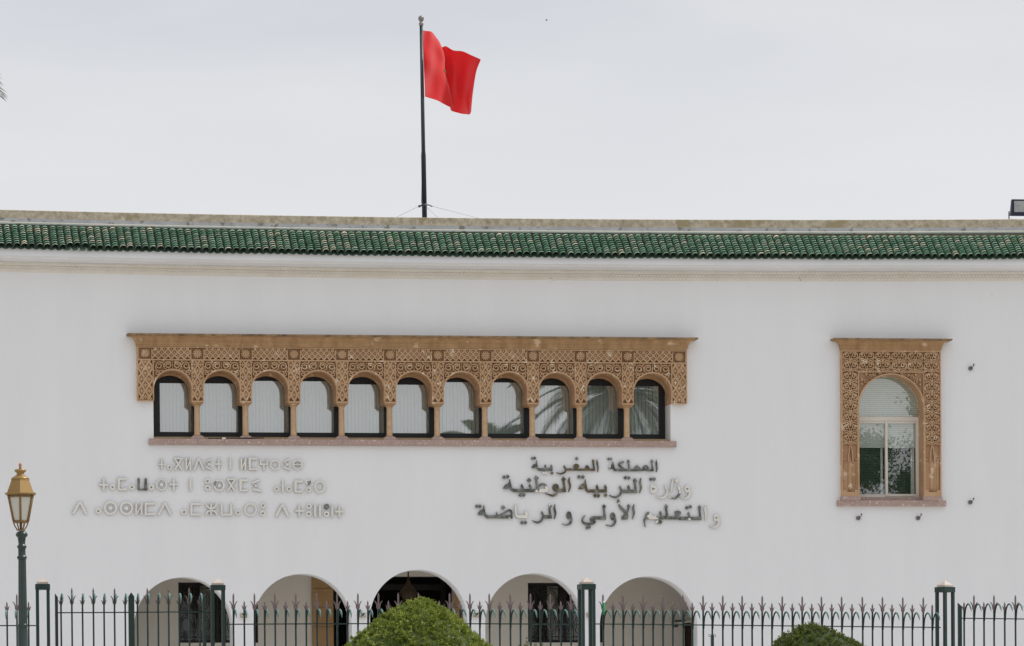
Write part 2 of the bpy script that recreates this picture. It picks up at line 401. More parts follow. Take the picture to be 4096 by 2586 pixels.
def zf(x): xx = min(max(x, 8), 36); return float(np.polyval(q_fas, xx))
WT = zf(20)-.1
mb = MB()
outer = [(XB0, FLOOR-.05), (XB1, FLOOR-.05), (XB1, WT), (XB0, WT)]
def wallmesh():
    loops = [outer]+wall_holes
    tri = tessellate_polygon([[Vector((a, b, 0)) for a, b in L] for L in loops])
    flat = [q for L in loops for q in L]
    n = mb.add([(a, 0, b) for a, b in flat])
    for t in tri: mb.face([n+i for i in t])
    o = len(outer)
    for hi, L in enumerate(wall_holes):
        dep = EW if hi == 0 else (.52 if hi == 1 else .60)
        k = mb.add([(a, dep, b) for a, b in L])
        for i in range(len(L)):
            j = (i+1) % len(L); mb.face((n+o+i, n+o+j, k+j, k+i), smooth=(hi > 1 and 0 < i < len(L)-2))
        o += len(L)
wallmesh()
# sides, back, inner lining of the gallery wall
for x in (XB0, XB1): mb.quad((x, 0, FLOOR-.05), (x, 14, FLOOR-.05), (x, 14, WT), (x, 0, WT))
mb.quad((XB0, 14, FLOOR-.05), (XB1, 14, FLOOR-.05), (XB1, 14, WT), (XB0, 14, WT))
wall = part('wall', mb, m_wall, bld, recalc=False)
# gallery behind the arches
BW = 3.2; GC = PZ(1674, 2279)+.25
mb = MB(); gx0, gx1 = gpoly[0][0]-2.2, gpoly[4][1]+2.4
winL = (PX(714, 2450, BW), PX(1032, 2450, BW), PZ(870, 2572, BW), PZ(870, 2330, BW))
winR = (PX(2112, 2450, BW), PX(2417, 2450, BW), PZ(2260, 2571, BW), PZ(2260, 2332, BW))
ent = (PX(1333, 2400, BW), PX(1815, 2400, BW), FLOOR+.01, PZ(1580, 2306, BW))
door = (PX(2738, 2500, BW), PX(2900, 2500, BW), FLOOR+.01, PZ(2740, 2492, BW))
H = [[(a, c), (b, c), (b, d), (a, d)] for a, b, c, d in (winL, winR, ent, door)]
loops = [[(gx0, FLOOR), (gx1, FLOOR), (gx1, GC), (gx0, GC)]]+H
tri = tessellate_polygon([[Vector((a, b, 0)) for a, b in L] for L in loops]); flat = [q for L in loops for q in L]
n = mb.add([(a, BW, b) for a, b in flat])
for t in tri: mb.face([n+i for i in t])
o = 4
for L in H:
    k = mb.add([(a, BW+.3, b) for a, b in L])
    for i in range(4): mb.face((n+o+i, n+o+(i+1) % 4, k+(i+1) % 4, k+i))
    o += 4
mb.quad((gx0, .6, GC), (gx1, .6, GC), (gx1, BW, GC), (gx0, BW, GC))
for x in (gx0, gx1): mb.quad((x, .6, FLOOR), (x, BW, FLOOR), (x, BW, GC), (x, .6, GC))
# inner face of the front wall
li = [(gx0, FLOOR), (gx1, FLOOR), (gx1, GC), (gx0, GC)]
tri = tessellate_polygon([[Vector((a, b, 0)) for a, b in L] for L in [li]+wall_holes[2:]])
flat = [q for L in [li]+wall_holes[2:] for q in L]; n = mb.add([(a, .6, b) for a, b in flat])
for t in tri: mb.face([n+i for i in t])
mb.quad((gx0, .0, FLOOR+.012), (gx1, .0, FLOOR+.012), (gx1, BW, FLOOR+.012), (gx0, BW, FLOOR+.012))
m_gal = mat('white_paint_warm_shade', (.80, .765, .70), .9, var=(.74, .705, .64), scale=.8)  # same white wall paint, with the gallery's warm shade put into the colour
gal = part('gallery_wall', mb, m_gal, bld, recalc=False)
# entrance hall (dark) and cladding
mb = MB(); a, b, c, d = ent
for x in (a-.8, b+.8): mb.quad((x, BW+.31, c), (x, 9, c), (x, 9, d+.3), (x, BW+.31, d+.3))
mb.quad((a-.8, 9, c), (b+.8, 9, c), (b+.8, 9, d+.3), (a-.8, 9, d+.3)); mb.quad((a-.8, BW+.31, d+.3), (b+.8, BW+.31, d+.3), (b+.8, 9, d+.3), (a-.8, 9, d+.3))
mb.quad((a-.8, BW+.31, c), (b+.8, BW+.31, c), (b+.8, 9, c), (a-.8, 9, c))
mb.box(a+.05, a+.16, BW+.9, BW+1.0, c+.01, d); mb.box(b-.16, b-.05, BW+.9, BW+1.0, c+.01, d); mb.box(a+.17, b-.17, BW+.9, BW+1.0, d-.28, d-.14)
part('entrance_hall', mb, m_inner, bld, recalc=False)
mb = MB()
for u0, u1 in ((1247, 1332), (1816, 1912)):
    x0, x1 = PX(u0, 2450, BW), PX(u1, 2450, BW)
    z = FLOOR+.02; k = 0
    mb = MB()
    while z < GC-.05:
        h = .45; mb.box(x0, x1, BW-.06-.006*(k % 2), BW-.004, z, min(z+h-.012, GC-.02)); z += h; k += 1
    part('stone_pilaster', mb, m_clad, bld)
# gallery door on the right, sloping block above it
mb = MB(); a, b, c, d = door
mb.box(a, b, BW+.2, BW+.26, c, d)
for k in range(8): mb.box(a+.06, b-.06, BW+.16, BW+.199, c+.15+k*.28, c+.36+k*.28)
part('door', mb, m_brown, bld)
mb = MB(); mb.prism([(PX(2690, 2493, 2.9), PZ(2690, 2493, 2.9)), (PX(2690, 2499, 2.9), PZ(2690, 2499, 2.9)), (PX(2775, 2489, 2.9), PZ(2775, 2489, 2.9)), (PX(2775, 2481, 2.9), PZ(2775, 2481, 2.9))], 2.7, 3.18)
part('stair_soffit', mb, m_gal, bld)
# ground floor windows with iron grilles
def ground_window(w):
    x0, x1, z0, z1 = w
    fr = MB()
    for q in ((x0, x0+.07, z0, z1), (x1-.07, x1, z0, z1), (x0+.07, x1-.07, z0, z0+.07), (x0+.07, x1-.07, z1-.07, z1), ((x0+x1)/2-.04, (x0+x1)/2+.04, z0+.07, z1-.07)):
        fr.box(q[0], q[1], BW+.2, BW+.26, q[2], q[3])
    win = part('window', fr, m_frame, bld)
    g = MB(); g.quad((x0+.07, BW+.235, z0+.07), (x1-.07, BW+.235, z0+.07), (x1-.07, BW+.235, z1-.07), (x0+.07, BW+.235, z1-.07)); part('pane', g, m_dglass, win)
    c = MB(); c.quad((x0, BW+.8, z0), (x1, BW+.8, z0), (x1, BW+.8, z1), (x0, BW+.8, z1), mi=1)  # black backing sheet stands in for the unlit room behind the curtains
    for q in ((.30, .44), (.62, .80)):
        a, b = x0+(x1-x0)*q[0], x0+(x1-x0)*q[1]; N = 10
        for i in range(N):
            xa, xb = a+(b-a)*i/N, a+(b-a)*(i+1)/N
            c.quad((xa, BW+.50+.03*(i % 2), z0), (xb, BW+.50+.03*((i+1) % 2), z0), (xb, BW+.50+.03*((i+1) % 2), z1), (xa, BW+.50+.03*(i % 2), z1))
    part('curtain', c, [m_curt, m_black], win, recalc=False)
    r = MB(); y = BW+.05; w_ = x1-x0; h_ = z1-z0
    nb = 5
    for i in range(nb+1):
        x = x0+.02+(w_-.04)*i/nb; r.box(x-.009, x+.009, y, y+.018, z0, z1)
    for q in (.03, .10, .50, .90, .97): r.box(x0, x1, y-.016, y-.002, z0+h_*q-.008, z0+h_*q+.008)
    for i in range(nb):
        cx = x0+.02+(w_-.04)*(i+.5)/nb
        for q in (.30, .70):
            cz = z0+h_*q
            for rr in (.155, .115):
                r.stroke(arc(cx, cz, rr, 0, 2*PI, 24, rr*1.55), .017, y-.03-rr*.02, y-.018)
        for q in (.065, .935): r.stroke(arc(cx, z0+h_*q, .035, 0, 2*PI, 12), .012, y-.03, y-.018)
    part('grille', r, m_grille, win)
ground_window(winL); ground_window(winR)
# ------------------------------------------------------------------ eaves: moulding, fascia, tiles, ledge, parapet
XS = [XB0-.5+(XB1-XB0+1.0)*i/72 for i in range(73)]
def sweep(mb, prof, zfun, mi=0, smooth=False, closed=False):
    R = [mb.add([(x, y, zfun(x)+z) for y, z in prof]) for x in XS]; N = len(prof)
    for i in range(len(XS)-1):
        for k in range(N if closed else N-1):
            k2 = (k+1) % N; mb.face((R[i]+k, R[i]+k2, R[i+1]+k2, R[i+1]+k), smooth, mi)
    for R0 in (R[0], R[-1]): mb.face([R0+k for k in range(N)], mi=mi)
mb = MB(); sweep(mb, [(YF, 0), (YF, .17), (.5, .2), (.5, -.30), (-.10, -.10), (-.16, -.055), (-.44, -.045), (-.46, 0)], zf, closed=True)
part('fascia', mb, m_fascia, bld)
ZD = -.13     # dentil band under the cove
mb = MB(); sweep(mb, [(-.10, -.085), (-.105, -.16), (-.055, -.17), (-.05, -.30), (-.005, -.308), (.3, -.308), (.3, -.085)], zf, closed=True)
x = PX(-60, 1100)
k = 0
while x < PX(4160, 1100):
    w = .042; z = zf(x)
    j = random.uniform(-.006, .006)
    mb.box(x, x+w, -.138, -.104, z-.150+j, z-.098+j)
    mb.box(x+.041, x+.041+w, -.088, -.053, z-.225+j, z-.18+j)
    mb.box(x, x+w, -.084, -.050, z-.288+j, z-.243+j)
    x += .082
part('plaster_moulding', mb, m_dentil, bld)
RUN = .79; TP = .69
z_eave = .185
def tile_rows():
    mb = MB(); pan = MB()
    pitch = .1712; cols = int(30/pitch); xs0 = 6.0
    nrow = 9; slope = math.atan(TP); L = RUN/math.cos(slope); ex = (L-.05)/nrow
    ca, sa = math.cos(slope), math.sin(slope)
    for c in range(cols):
        xc = xs0+c*pitch; z0 = zf(xc)+z_eave+.015*math.sin(c*.37)*.3
        jx = random.uniform(-.006, .006)
        worn = random.random() < .12
        for r in range(nrow):
            s0 = r*ex-.02+random.uniform(-.008, .008); s1 = (r+1)*ex+.02
            ra = .083+random.uniform(-.003, .003); rb = .067
            lift0, lift1 = .036, .002
            tint = random.random()
            tint = tint*.5 if tint < (.84 if not worn else .55) else (.5+random.random()*.25 if random.random() < .72 else .8+.2*random.random())
            if c in (28, 29, 30) and r == 0: continue
            jr = jx+random.uniform(-.005, .005)
            rings = []
            for s_, rad, lift in ((s0, ra, lift0), (s1, rb, lift1)):
                y = YF-.03+s_*ca; z = z0+s_*sa
                rings.append(mb.add([(xc+jr+rad*math.cos(PI*i/8), y-(lift+rad*math.sin(PI*i/8))*sa, z+(lift+rad*.98*math.sin(PI*i/8))*ca) for i in range(9)]))
            ri = mb.add([(xc+jr+(ra-.013)*math.cos(PI*i/8), YF-.03+(s0)*ca-(lift0+(ra-.013)*math.sin(PI*i/8))*sa, z0+s0*sa+(lift0+(ra-.013)*.98*math.sin(PI*i/8))*ca) for i in range(9)])
            for i in range(8):
                mb.face((rings[0]+i, rings[0]+i+1, rings[1]+i+1, rings[1]+i), True, 0, tint)
                mb.face((ri+i, ri+i+1, rings[0]+i+1, rings[0]+i), False, 1)  # dark rim paints the shadow line under each tile edge
        # trough tile between columns, lip hangs at the eave
        xp = xc+pitch/2; R2 = []
        for s_ in (-.045, L+.02):
            y = YF-.03+s_*ca; z = z0+s_*sa
            R2.append(pan.add([(xp+.088*math.cos(PI+PI*i/6), y, z+.045+.062*math.sin(PI+PI*i/6)) for i in range(7)]))
            if s_ < 0: R3 = pan.add([(xp+.094*math.cos(PI+PI*i/6), y-.006, z+.045+.074*math.sin(PI+PI*i/6)) for i in range(7)])
        for i in range(6):
            pan.face((R2[0]+i, R2[0]+i+1, R2[1]+i+1, R2[1]+i), True)
            pan.face((R3+i, R3+i+1, R2[0]+i+1, R2[0]+i), False, 1)
    ro = part('roof', mb, [m_tile, m_bed], bld, recalc=False)
    part('tile_trough', pan, [m_pan, m_lip], ro, recalc=False)
    b = MB(); sweep(b, [(YF+.03, .165), (YF-.03+RUN, z_eave+RUN*TP-.03), (YF-.03+RUN, -.1), (YF+.03, .1)], zf, closed=True); part('roof_bed', b, m_bed, ro)
tile_rows()
# ledge and parapet above the tiles
YR = YF+RUN-.02
q_par = zline((0, 2048, 3978), (839.4, 874.5, 878), YR+.06)
def zp(x): return float(np.polyval(q_par, min(max(x, 8), 36)))
mb = MB(); sweep(mb, [(YR-.05, -.335), (YR-.05, -.30), (YR-.03, -.285), (YR, -.28), (YR, -.19), (YR+.3, -.16), (YR+.3, -.335)], zp, closed=True)
part('ledge', mb, m_ledge, bld)
mb = MB(); sweep(mb, [(YR-.055, -.310), (YR-.06, -.285), (YR-.028, -.278), (YR-.028, -.31)], zp, closed=True)
part('ledge_moulding', mb, m_dentil, bld)
mb = MB(); sweep(mb, [(YR+.035, -.20), (YR+.05, -.01), (YR+.07, 0), (YR+.40, 0), (YR+.40, -.6), (YR+.05, -.6)], zp, closed=True)
x_l = PX(3985, 890, YR)
n0 = len(mb.f)
part('parapet', mb, m_conc2, bld)
mb = MB(); mb.quad((XB0, .8, WT+.5), (XB1, .8, WT+.5), (XB1, 14, WT+.5), (XB0, 14, WT+.5)); mb.box(XB0, XB1, 13.7, 14, WT, WT+1.3)
part('roof_slab', mb, m_ledge, bld)
# ------------------------------------------------------------------ carved stone screen
SY = -.05                                  # recessed background of the carving
RY = SY-.085                               # raised level
opens = []
for k in range(11):
    xl = AX0 if k == 0 else colx[k-1]+IW
    xr = AX1 if k == 10 else colx[k]-IW
    opens.append((xl, xr))
sur = thing('tmp', None, None) if False else None
mb = MB()
poly = [(SPX0, z_pier)]
for k, (xl, xr) in enumerate(opens):
    r = (xr-xl)/2; zc = z_crown-r; zl = z_pier if k == 0 else z_imp; zr = z_pier if k == 10 else z_imp
    poly.append((xl, zl)); poly += [(a, b) for a, b in arc((xl+xr)/2, zc, r, PI, 0, 24)]; poly.append((xr, zr))
poly += [(SPX1, z_pier), (SPX1, zc_bot+.02), (SPX0, zc_bot+.02)]
mb.prism(poly, SY, .60)
surround = part('stone_screen', mb, m_stone, bld)
mb = MB()
for k, (xl, xr) in enumerate(opens):
    r = (xr-xl)/2; zc = z_crown-r; cx = (xl+xr)/2
    o_ = arc(cx, zc, r-.001, PI*.97, PI*.03, 24); i_ = arc(cx, zc, r-.001, PI*.97, PI*.03, 24, r-.065)
    n = mb.add([(a, .36, b) for a, b in o_]+[(a, .36, b) for a, b in i_]+[(a, .599, b) for a, b in i_])
    for q in range(24): mb.face((n+q, n+q+1, n+25+q+1, n+25+q)); mb.face((n+25+q, n+25+q+1, n+50+q+1, n+50+q), True)
part('arch_rebate', mb, m_stone, surround, recalc=False)
def clip(p, q, R):
    x0, x1, z0, z1 = R; t0, t1 = 0., 1.; dx, dz = q[0]-p[0], q[1]-p[1]
    for pp, qq in ((-dx, p[0]-x0), (dx, x1-p[0]), (-dz, p[1]-z0), (dz, z1-p[1])):
        if abs(pp) < 1e-12:
            if qq < 0: return None
        else:
            t = qq/pp
            if pp < 0: t0 = max(t0, t)
            else: t1 = min(t1, t)
    if t0 >= t1: return None
    return (p[0]+dx*t0, p[1]+dz*t0), (p[0]+dx*t1, p[1]+dz*t1)
def lattice(mb, R, cw, ch, x_off, z_off, w=.034, boss=.036):
    x0, x1, z0, z1 = R
    i0 = int((x0-x1)/cw)-40
    for i in range(-60, 61):
        for sgn, y in ((1, RY), (-1, RY+.003)):
            cx = x_off+i*cw; n = 40
            p = (cx-n*cw/2*sgn*1, z_off-n*ch/2); q = (cx+n*cw/2*sgn, z_off+n*ch/2)
            s = clip(p, q, R)
            if s and (Vector(s[0])-Vector(s[1])).length > .01: mb.stroke(list(s), w, y, SY+.002)
    # four lobed bosses in the diamonds
    for i in range(-60, 61):
        for j in range(-8, 9):
            for h in (0, 1):
                cx = x_off+(i+.5*h)*cw+cw/2*0; cz = z_off+(j+.5*h)*ch+ch/2
                if x0+boss*.6 < cx < x1-boss*.6 and z0+boss*.5 < cz < z1-boss*.5:
                    pts = []
                    for k in range(16):
                        a = 2*PI*k/16; rr = boss*(1.0 if k % 4 == 0 else (.80 if k % 2 else .42))
                        X = min(max(cx+rr*math.cos(a), x0), x1); Z = min(max(cz+rr*1.1*math.sin(a), z0), z1); pts.append((X, Z))
                    mb.prism(pts, RY+.014, SY+.002, back=False)
def frame_rect(mb, R, w, y=RY-.004):
    x0, x1, z0, z1 = R
    mb.box(x0, x1, y, SY+.001, z0, z0+w); mb.box(x0, x1, y, SY+.001, z1-w, z1)
    mb.box(x0, x0+w, y, SY+.001, z0+w, z1-w); mb.box(x1-w, x1, y, SY+.001, z0+w, z1-w)
def spiral(cx, cz, r0, turns, dr, a0, sx=1, n=28, k=.72):
    return [(cx+sx*r0*(1-k*i/n)*math.cos(a0+dr*2*PI*turns*i/n), cz+r0*(1-k*i/n)*math.sin(a0+dr*2*PI*turns*i/n)) for i in range(n+1)]
def leafblob(mb, cx, cz, L, w, a, y=RY+.012):
    ca, sa = math.cos(a), math.sin(a)
    pts = [(0, 0), (.3, .5), (.6, .42), (1, 0), (.6, -.42), (.3, -.5)]
    mb.prism([(cx+L*p*ca-w*q*sa, cz+L*p*sa+w*q*ca) for p, q in pts], y, SY+.002, back=False)
lat = MB()
FW = .026
zl_top, zl_bot = z_b0+.018, z_b1-.02
# long band with rosettes
lat.box(SPX0, SPX1, RY-.006, SY+.001, z_b0+.0, z_b0+.024); lat.box(SPX0, SPX1, RY-.006, SY+.001, z_b1-.036, z_b1-.004)
ros = MB()
centers = [(SPX0+opens[0][0])/2]+colx+[(SPX1+opens[10][1])/2]
zr = (z_b0+z_b1)/2; rr_ = (z_b0-z_b1)/2-.014
band_lo, band_hi = z_b1-.004, z_b0
for i in range(len(centers)-1):
    a, b = centers[i]+.15, centers[i+1]-.15
    n = 6; cw = (b-a)/n
    lattice(lat, (a, b, band_lo, band_hi), cw, (band_hi-band_lo)*.56, a, band_lo+.012, w=.036, boss=.030)
    for x in (a, b): lat.box(x-.012, x+.012, RY-.008, SY+.001, band_lo, band_hi-.024)
for i, x in enumerate(centers):
    ros = MB()
    for k in range(12):
        a = 2*PI*k/12; e = []
        for t in range(10):
            q = 2*PI*t/10; px, pz = rr_*.60+rr_*.38*math.cos(q), rr_*.135*math.sin(q)
            e.append((x+px*math.cos(a)-pz*math.sin(a), zr+px*math.sin(a)+pz*math.cos(a)))
        ros.prism(e, RY-.010+(k % 2)*.004, SY+.002, back=False)
    ros.prism(arc(x, zr, rr_*.24, 0, 2*PI*15/16, 15), RY-.018, SY+.002, back=False)
    ros.prism(arc(x, zr, rr_*.98, 0, 2*PI*23/24, 23), SY-.022, SY+.002, back=False)
    part('rosette', ros, m_stone, surround)
# imposts
for x in colx:
    R = (x-IW+.020, x+IW-.020, z_imp+.045, z_b1-.02)
    lattice(lat, R, (R[1]-R[0])*.62, .27, x, z_imp+.05, w=.044, boss=.050)
    for s_ in (-1, 1): lat.box(min(x+s_*(IW-.024), x+s_*IW), max(x+s_*(IW-.024), x+s_*IW), RY-.006, SY+.001, z_imp+.04, z_b1-.037)
    lat.box(x-IW, x+IW, RY-.006, SY+.001, z_imp, z_imp+.039)
    # stepped corbel under the impost
    lat.box(x-IW+.012, x+IW-.012, SY-.02, .55, z_imp-.022, z_imp-.001)
    lat.box(x-.102, x+.102, SY-.012, .30, z_imp-.045, z_imp-.023)
for a, b in ((SPX0, AX0), (AX1, SPX1)):
    R = (a+.02, b-.02, z_pier+.03, z_b1-.02)
    lattice(lat, R, .172, .265, a+.10, z_pier+.09, w=.048, boss=.056)
    for s0, s1 in ((a, a+.028), (b-.028, b)): lat.box(s0, s1, RY-.006, SY+.001, z_pier+.02, z_b1-.037)
    lat.box(a, b, RY-.006, SY+.001, z_pier, z_pier+.02)
lat.box(SPX0, SPX0+.035, RY-.006, SY+.001, z_b1-.003, z_b0-.001); lat.box(SPX1-.035, SPX1, RY-.006, SY+.001, z_b1-.003, z_b0-.001)
part('lattice_carving', lat, m_stone, surround)
arb = MB()
for k, (xl, xr) in enumerate(opens):
    cx = (xl+xr)/2; r = (xr-xl)/2; zc = z_crown-r; zt = z_b1-.045
    arb.stroke([(a, b) for a, b in arc(cx, zc, r+.018, PI, 0, 24)], .036, RY-.008, SY+.001)
    arb.box(cx-.006, cx+.006, RY+.002, SY+.001, z_crown+.03, zt)
    for s in (1, -1):
        y = RY
        arb.stroke(spiral(cx+s*.108, zt-.098, .088, 1.5, 1, -.5, s), [.027]*24+[.034]*5, y, SY+.002)
        arb.stroke(spiral(cx+s*.305, zt-.105, .085, 1.35, -1, 2.4, s), .025, y-.002, SY+.002)
        arb.stroke(spiral(cx+s*.352, zt-.275, .055, 1.3, 1, 1.2, s, 20), .021, y+.002, SY+.002)
        arb.stroke([(cx+s*q[0], zt+q[1]) for q in ((.03, -.19), (.12, -.205), (.19, -.16), (.21, -.08), (.25, -.02))], .022, y+.004, SY+.002)
        arb.stroke([(cx+s*q[0], zt+q[1]) for q in ((.25, -.22), (.31, -.235), (.375, -.20), (.395, -.12))], .020, y+.003, SY+.002)
        for q in ((.20, -.035, .05, .035, 1.2), (.205, -.20, .055, .035, -.9), (.385, -.03, .05, .03, .3), (.29, -.26, .05, .03, -1.0), (.39, -.36, .06, .03, -1.4), (.06, -.165, .05, .03, 0.2), (.03, -.03, .045, .03, .3), (.395, -.20, .04, .03, -1.2)):
            px = cx+s*q[0]; a = q[4] if s > 0 else PI-q[4]
            if math.hypot(q[0], zt+q[1]-zc) > r+.045: leafblob(arb, px, zt+q[1], q[2]*1.25, q[3]*1.3, a)
part('arabesque_carving', arb, m_stone, surround)
# columns, bases
for x in colx:
    cm = MB(); yc = .05
    cm.lathe([(.078, z_colb), (.078, z_colb+.02), (.070, z_colb+.035), (.066, (z_colb+z_colt)/2), (.064, z_imp-.10), (.074, z_imp-.085), (.074, z_imp-.065), (.090, z_imp-.046)], (x, yc, 0), 20)
    co = part('column', cm, m_col, surround)
    bm_ = MB(); zt, zb = z_colb-.001, z_sillt
    t, b = .115, .175
    n = bm_.add([(x-b, -.07, zb), (x+b, -.07, zb), (x+b, .2, zb), (x-b, .2, zb), (x-t, -.055, zt-.012), (x+t, -.055, zt-.012), (x+t, .19, zt-.012), (x-t, .19, zt-.012), (x-t+.02, -.04, zt), (x+t-.02, -.04, zt), (x+t-.02, .18, zt), (x-t+.02, .18, zt)])
    for lv in (0, 4):
        for k in range(4): bm_.face((n+lv+k, n+lv+(k+1) % 4, n+lv+4+(k+1) % 4, n+lv+4+k))
    bm_.face((n+8, n+9, n+10, n+11)); part('column_base', bm_, m_pink, co)
# cornice
def cornice(x0, x1, zt, zb, parent):
    mb = MB(); h = zt-zb
    st = [(.015, zb), (.015, zb+.13*h), (.032, zb+.15*h), (.032, zb+.40*h), (.05, zb+.43*h), (.05, zb+.47*h)]
    for i in range(1, 9):
        a = i/8*PI/2; st.append((.05+.165*(1-math.cos(a)), zb+.47*h+.36*h*math.sin(a)))
    st += [(.225, zb+.84*h), (.24, zt-.006), (.235, zt)]
    mb.loft_rects(st[:-4], x0, x1, RY-.01, .0)
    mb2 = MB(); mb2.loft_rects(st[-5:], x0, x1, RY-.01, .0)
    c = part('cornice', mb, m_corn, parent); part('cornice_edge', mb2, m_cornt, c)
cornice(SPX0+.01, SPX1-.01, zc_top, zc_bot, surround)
mb = MB(); sx0, sx1 = PX(594, 1778), PX(2703, 1778)
n = 22
for i in range(n):
    a, b = sx0+(sx1-sx0)*i/n, sx0+(sx1-sx0)*(i+1)/n
    mb.box(a+.002, b-.002, -.11-.002*random.random(), .12, z_sillb, z_sillt-.003*random.random())
part('sill', mb, m_pink, surround)
mb = MB(); mb.box(AX0+.002, AX1-.002, .12, .74, z_sillt-.06, z_sillt+.05); mb.box(AX0+.003, AX1-.003, .42, .73, z_sillt+.05, z_sillt+.085); part('inner_ledge', mb, m_tan, surround)
# arcade windows
WY = .64
edges = [AX0+.0]+[x for x in colx]+[AX1-.0]
for k in range(11):
    a, b = edges[k], edges[k+1]
    zt = z_crown+.11; zb = z_sillt+.06
    lw = .15 if k == 0 else (.10 if k % 2 == 0 else .045); rw = .15 if k == 10 else (.10 if k % 2 == 1 else .045)
    hd = (.335 if k in (0, 1, 4, 5, 8, 9, 10) else .27); ft = .15
    if k == 0: lw = .21
    fr = MB()
    fr.box(a, a+lw, WY, WY+.07, zb, zt); fr.box(b-rw+.003, b-.002, WY, WY+.07, zb, zt)
    fr.box(a+lw, b-rw+.003, WY+.004, WY+.07, zb, zb+ft*.55); fr.box(a+lw, b-rw+.003, WY+.012, WY+.07, zb+ft*.55, zb+ft)
    fr.box(a+lw, b-rw+.003, WY+.004, WY+.07, zt-hd, zt)
    w = part('window', fr, m_frame, bld)
    g = MB(); g.quad((a+lw-.005, WY+.035, zb+ft-.01), (b-rw+.008, WY+.035, zb+ft-.01), (b-rw+.008, WY+.035, zt-hd+.01), (a+lw-.005, WY+.035, zt-hd+.01))
    part('pane', g, m_glass, w, recalc=False)
    bl = MB(); x = a+lw-.02; i = 0
    while x < b-rw:
        t = .006*random.uniform(-1, 1)+.006
        g_ = random.choice((.001, .003, .006)); bl.quad((x, WY+.16, zb), (x+.085-g_, WY+.16+t+.016, zb), (x+.085-g_, WY+.16+t+.016, zt), (x, WY+.16, zt)); x += .085
    part('blind', bl, m_blind, w, recalc=False)
mb = MB(); mb.quad((AX0, WY+.5, z_sillt), (AX1, WY+.5, z_sillt), (AX1, WY+.5, z_crown+.2), (AX0, WY+.5, z_crown+.2)); part('dark_room_backing', mb, m_inner, bld, recalc=False)  # dark sheet standing in for the unlit room behind the blinds
# ------------------------------------------------------------------ right window with scroll carving
rx0, rx1 = PX(3361, 1700), PX(3759, 1700); rzt = PZ(3560, 1404); rzb = PZ(3560, 1988)
mb = MB(); rzc = rw_crown-rw_r
poly = [(rx0, rzb), (RWX0, rzb)]+arc((RWX0+RWX1)/2, rzc, rw_r, PI, 0, 40)+[(RWX1, rzb), (rx1, rzb), (rx1, rzt+.02), (rx0, rzt+.02)]
mb.prism(poly, SY, .40)
sur2 = part('stone_window_surround', mb, m_stone, bld)
sc = MB(); rb = PZ(3560, 1491); rbt = PZ(3560, 1411)
E_ = .030
sc.box(rx0, rx0+E_, RY-.006, SY+.001, rzb, rbt+.04); sc.box(rx1-E_, rx1, RY-.006, SY+.001, rzb, rbt+.04)
for x in (RWX0, RWX1):
    s_ = -1 if x == RWX0 else 1
    sc.box(min(x, x+s_*.045), max(x, x+s_*.045), RY-.006, SY+.001, rzb, rzc+.2 if False else rzc)
sc.box(rx0+E_, rx1-E_, RY-.005, SY+.001, rbt, rbt+.04); sc.box(RWX0-.02, RWX1+.02, RY-.005, SY+.001, rb-.012, rb+.012)
for x in (RWX0-.012, RWX1+.012): sc.box(x-.011, x+.011, RY-.0045, SY+.001, rzc, rb-.013)
sc.stroke(arc((RWX0+RWX1)/2, rzc, rw_r+.018, PI, 0, 40), .036, RY-.008, SY+.001)
def scroll_unit(mb, cx, cz, w, h):
    for s in (1, -1):
        mb.stroke(spiral(cx+s*w*.25, cz+h*.16, w*.225, 1.25, 1, -1.9, s, 22), .024, RY, SY+.002)
        mb.stroke([(cx+s*w*q[0], cz+h*q[1]) for q in ((.02, -.5), (.16, -.40), (.38, -.28), (.47, -.10), (.44, .06))], .022, RY+.003, SY+.002)
        mb.stroke([(cx+s*w*q[0], cz+h*q[1]) for q in ((.47, -.5), (.33, -.42), (.16, -.30), (.06, -.14), (.05, .1))], .020, RY+.006, SY+.002)
        leafblob(mb, cx+s*w*.25, cz+h*.14, w*.20, w*.16, (1.0 if s > 0 else PI-1.0), RY+.004)
        leafblob(mb, cx+s*w*.40, cz-h*.36, w*.15, w*.12, (-.4 if s > 0 else PI+.4), RY+.014)
        leafblob(mb, cx+s*w*.10, cz+h*.40, w*.16, w*.10, (.5 if s > 0 else PI-.5), RY+.014)
    mb.prism(arc(cx, cz-h*.30, w*.085, 0, 2*PI*9/10, 9), RY+.004, SY+.002, back=False)
    leafblob(mb, cx, cz+h*.25, w*.20, w*.16, PI/2, RY+.010)
bw = (RWX0-.022)-(rx0+E_)
nz = 0
zn = PZ(3560, 1790)
hh = .238
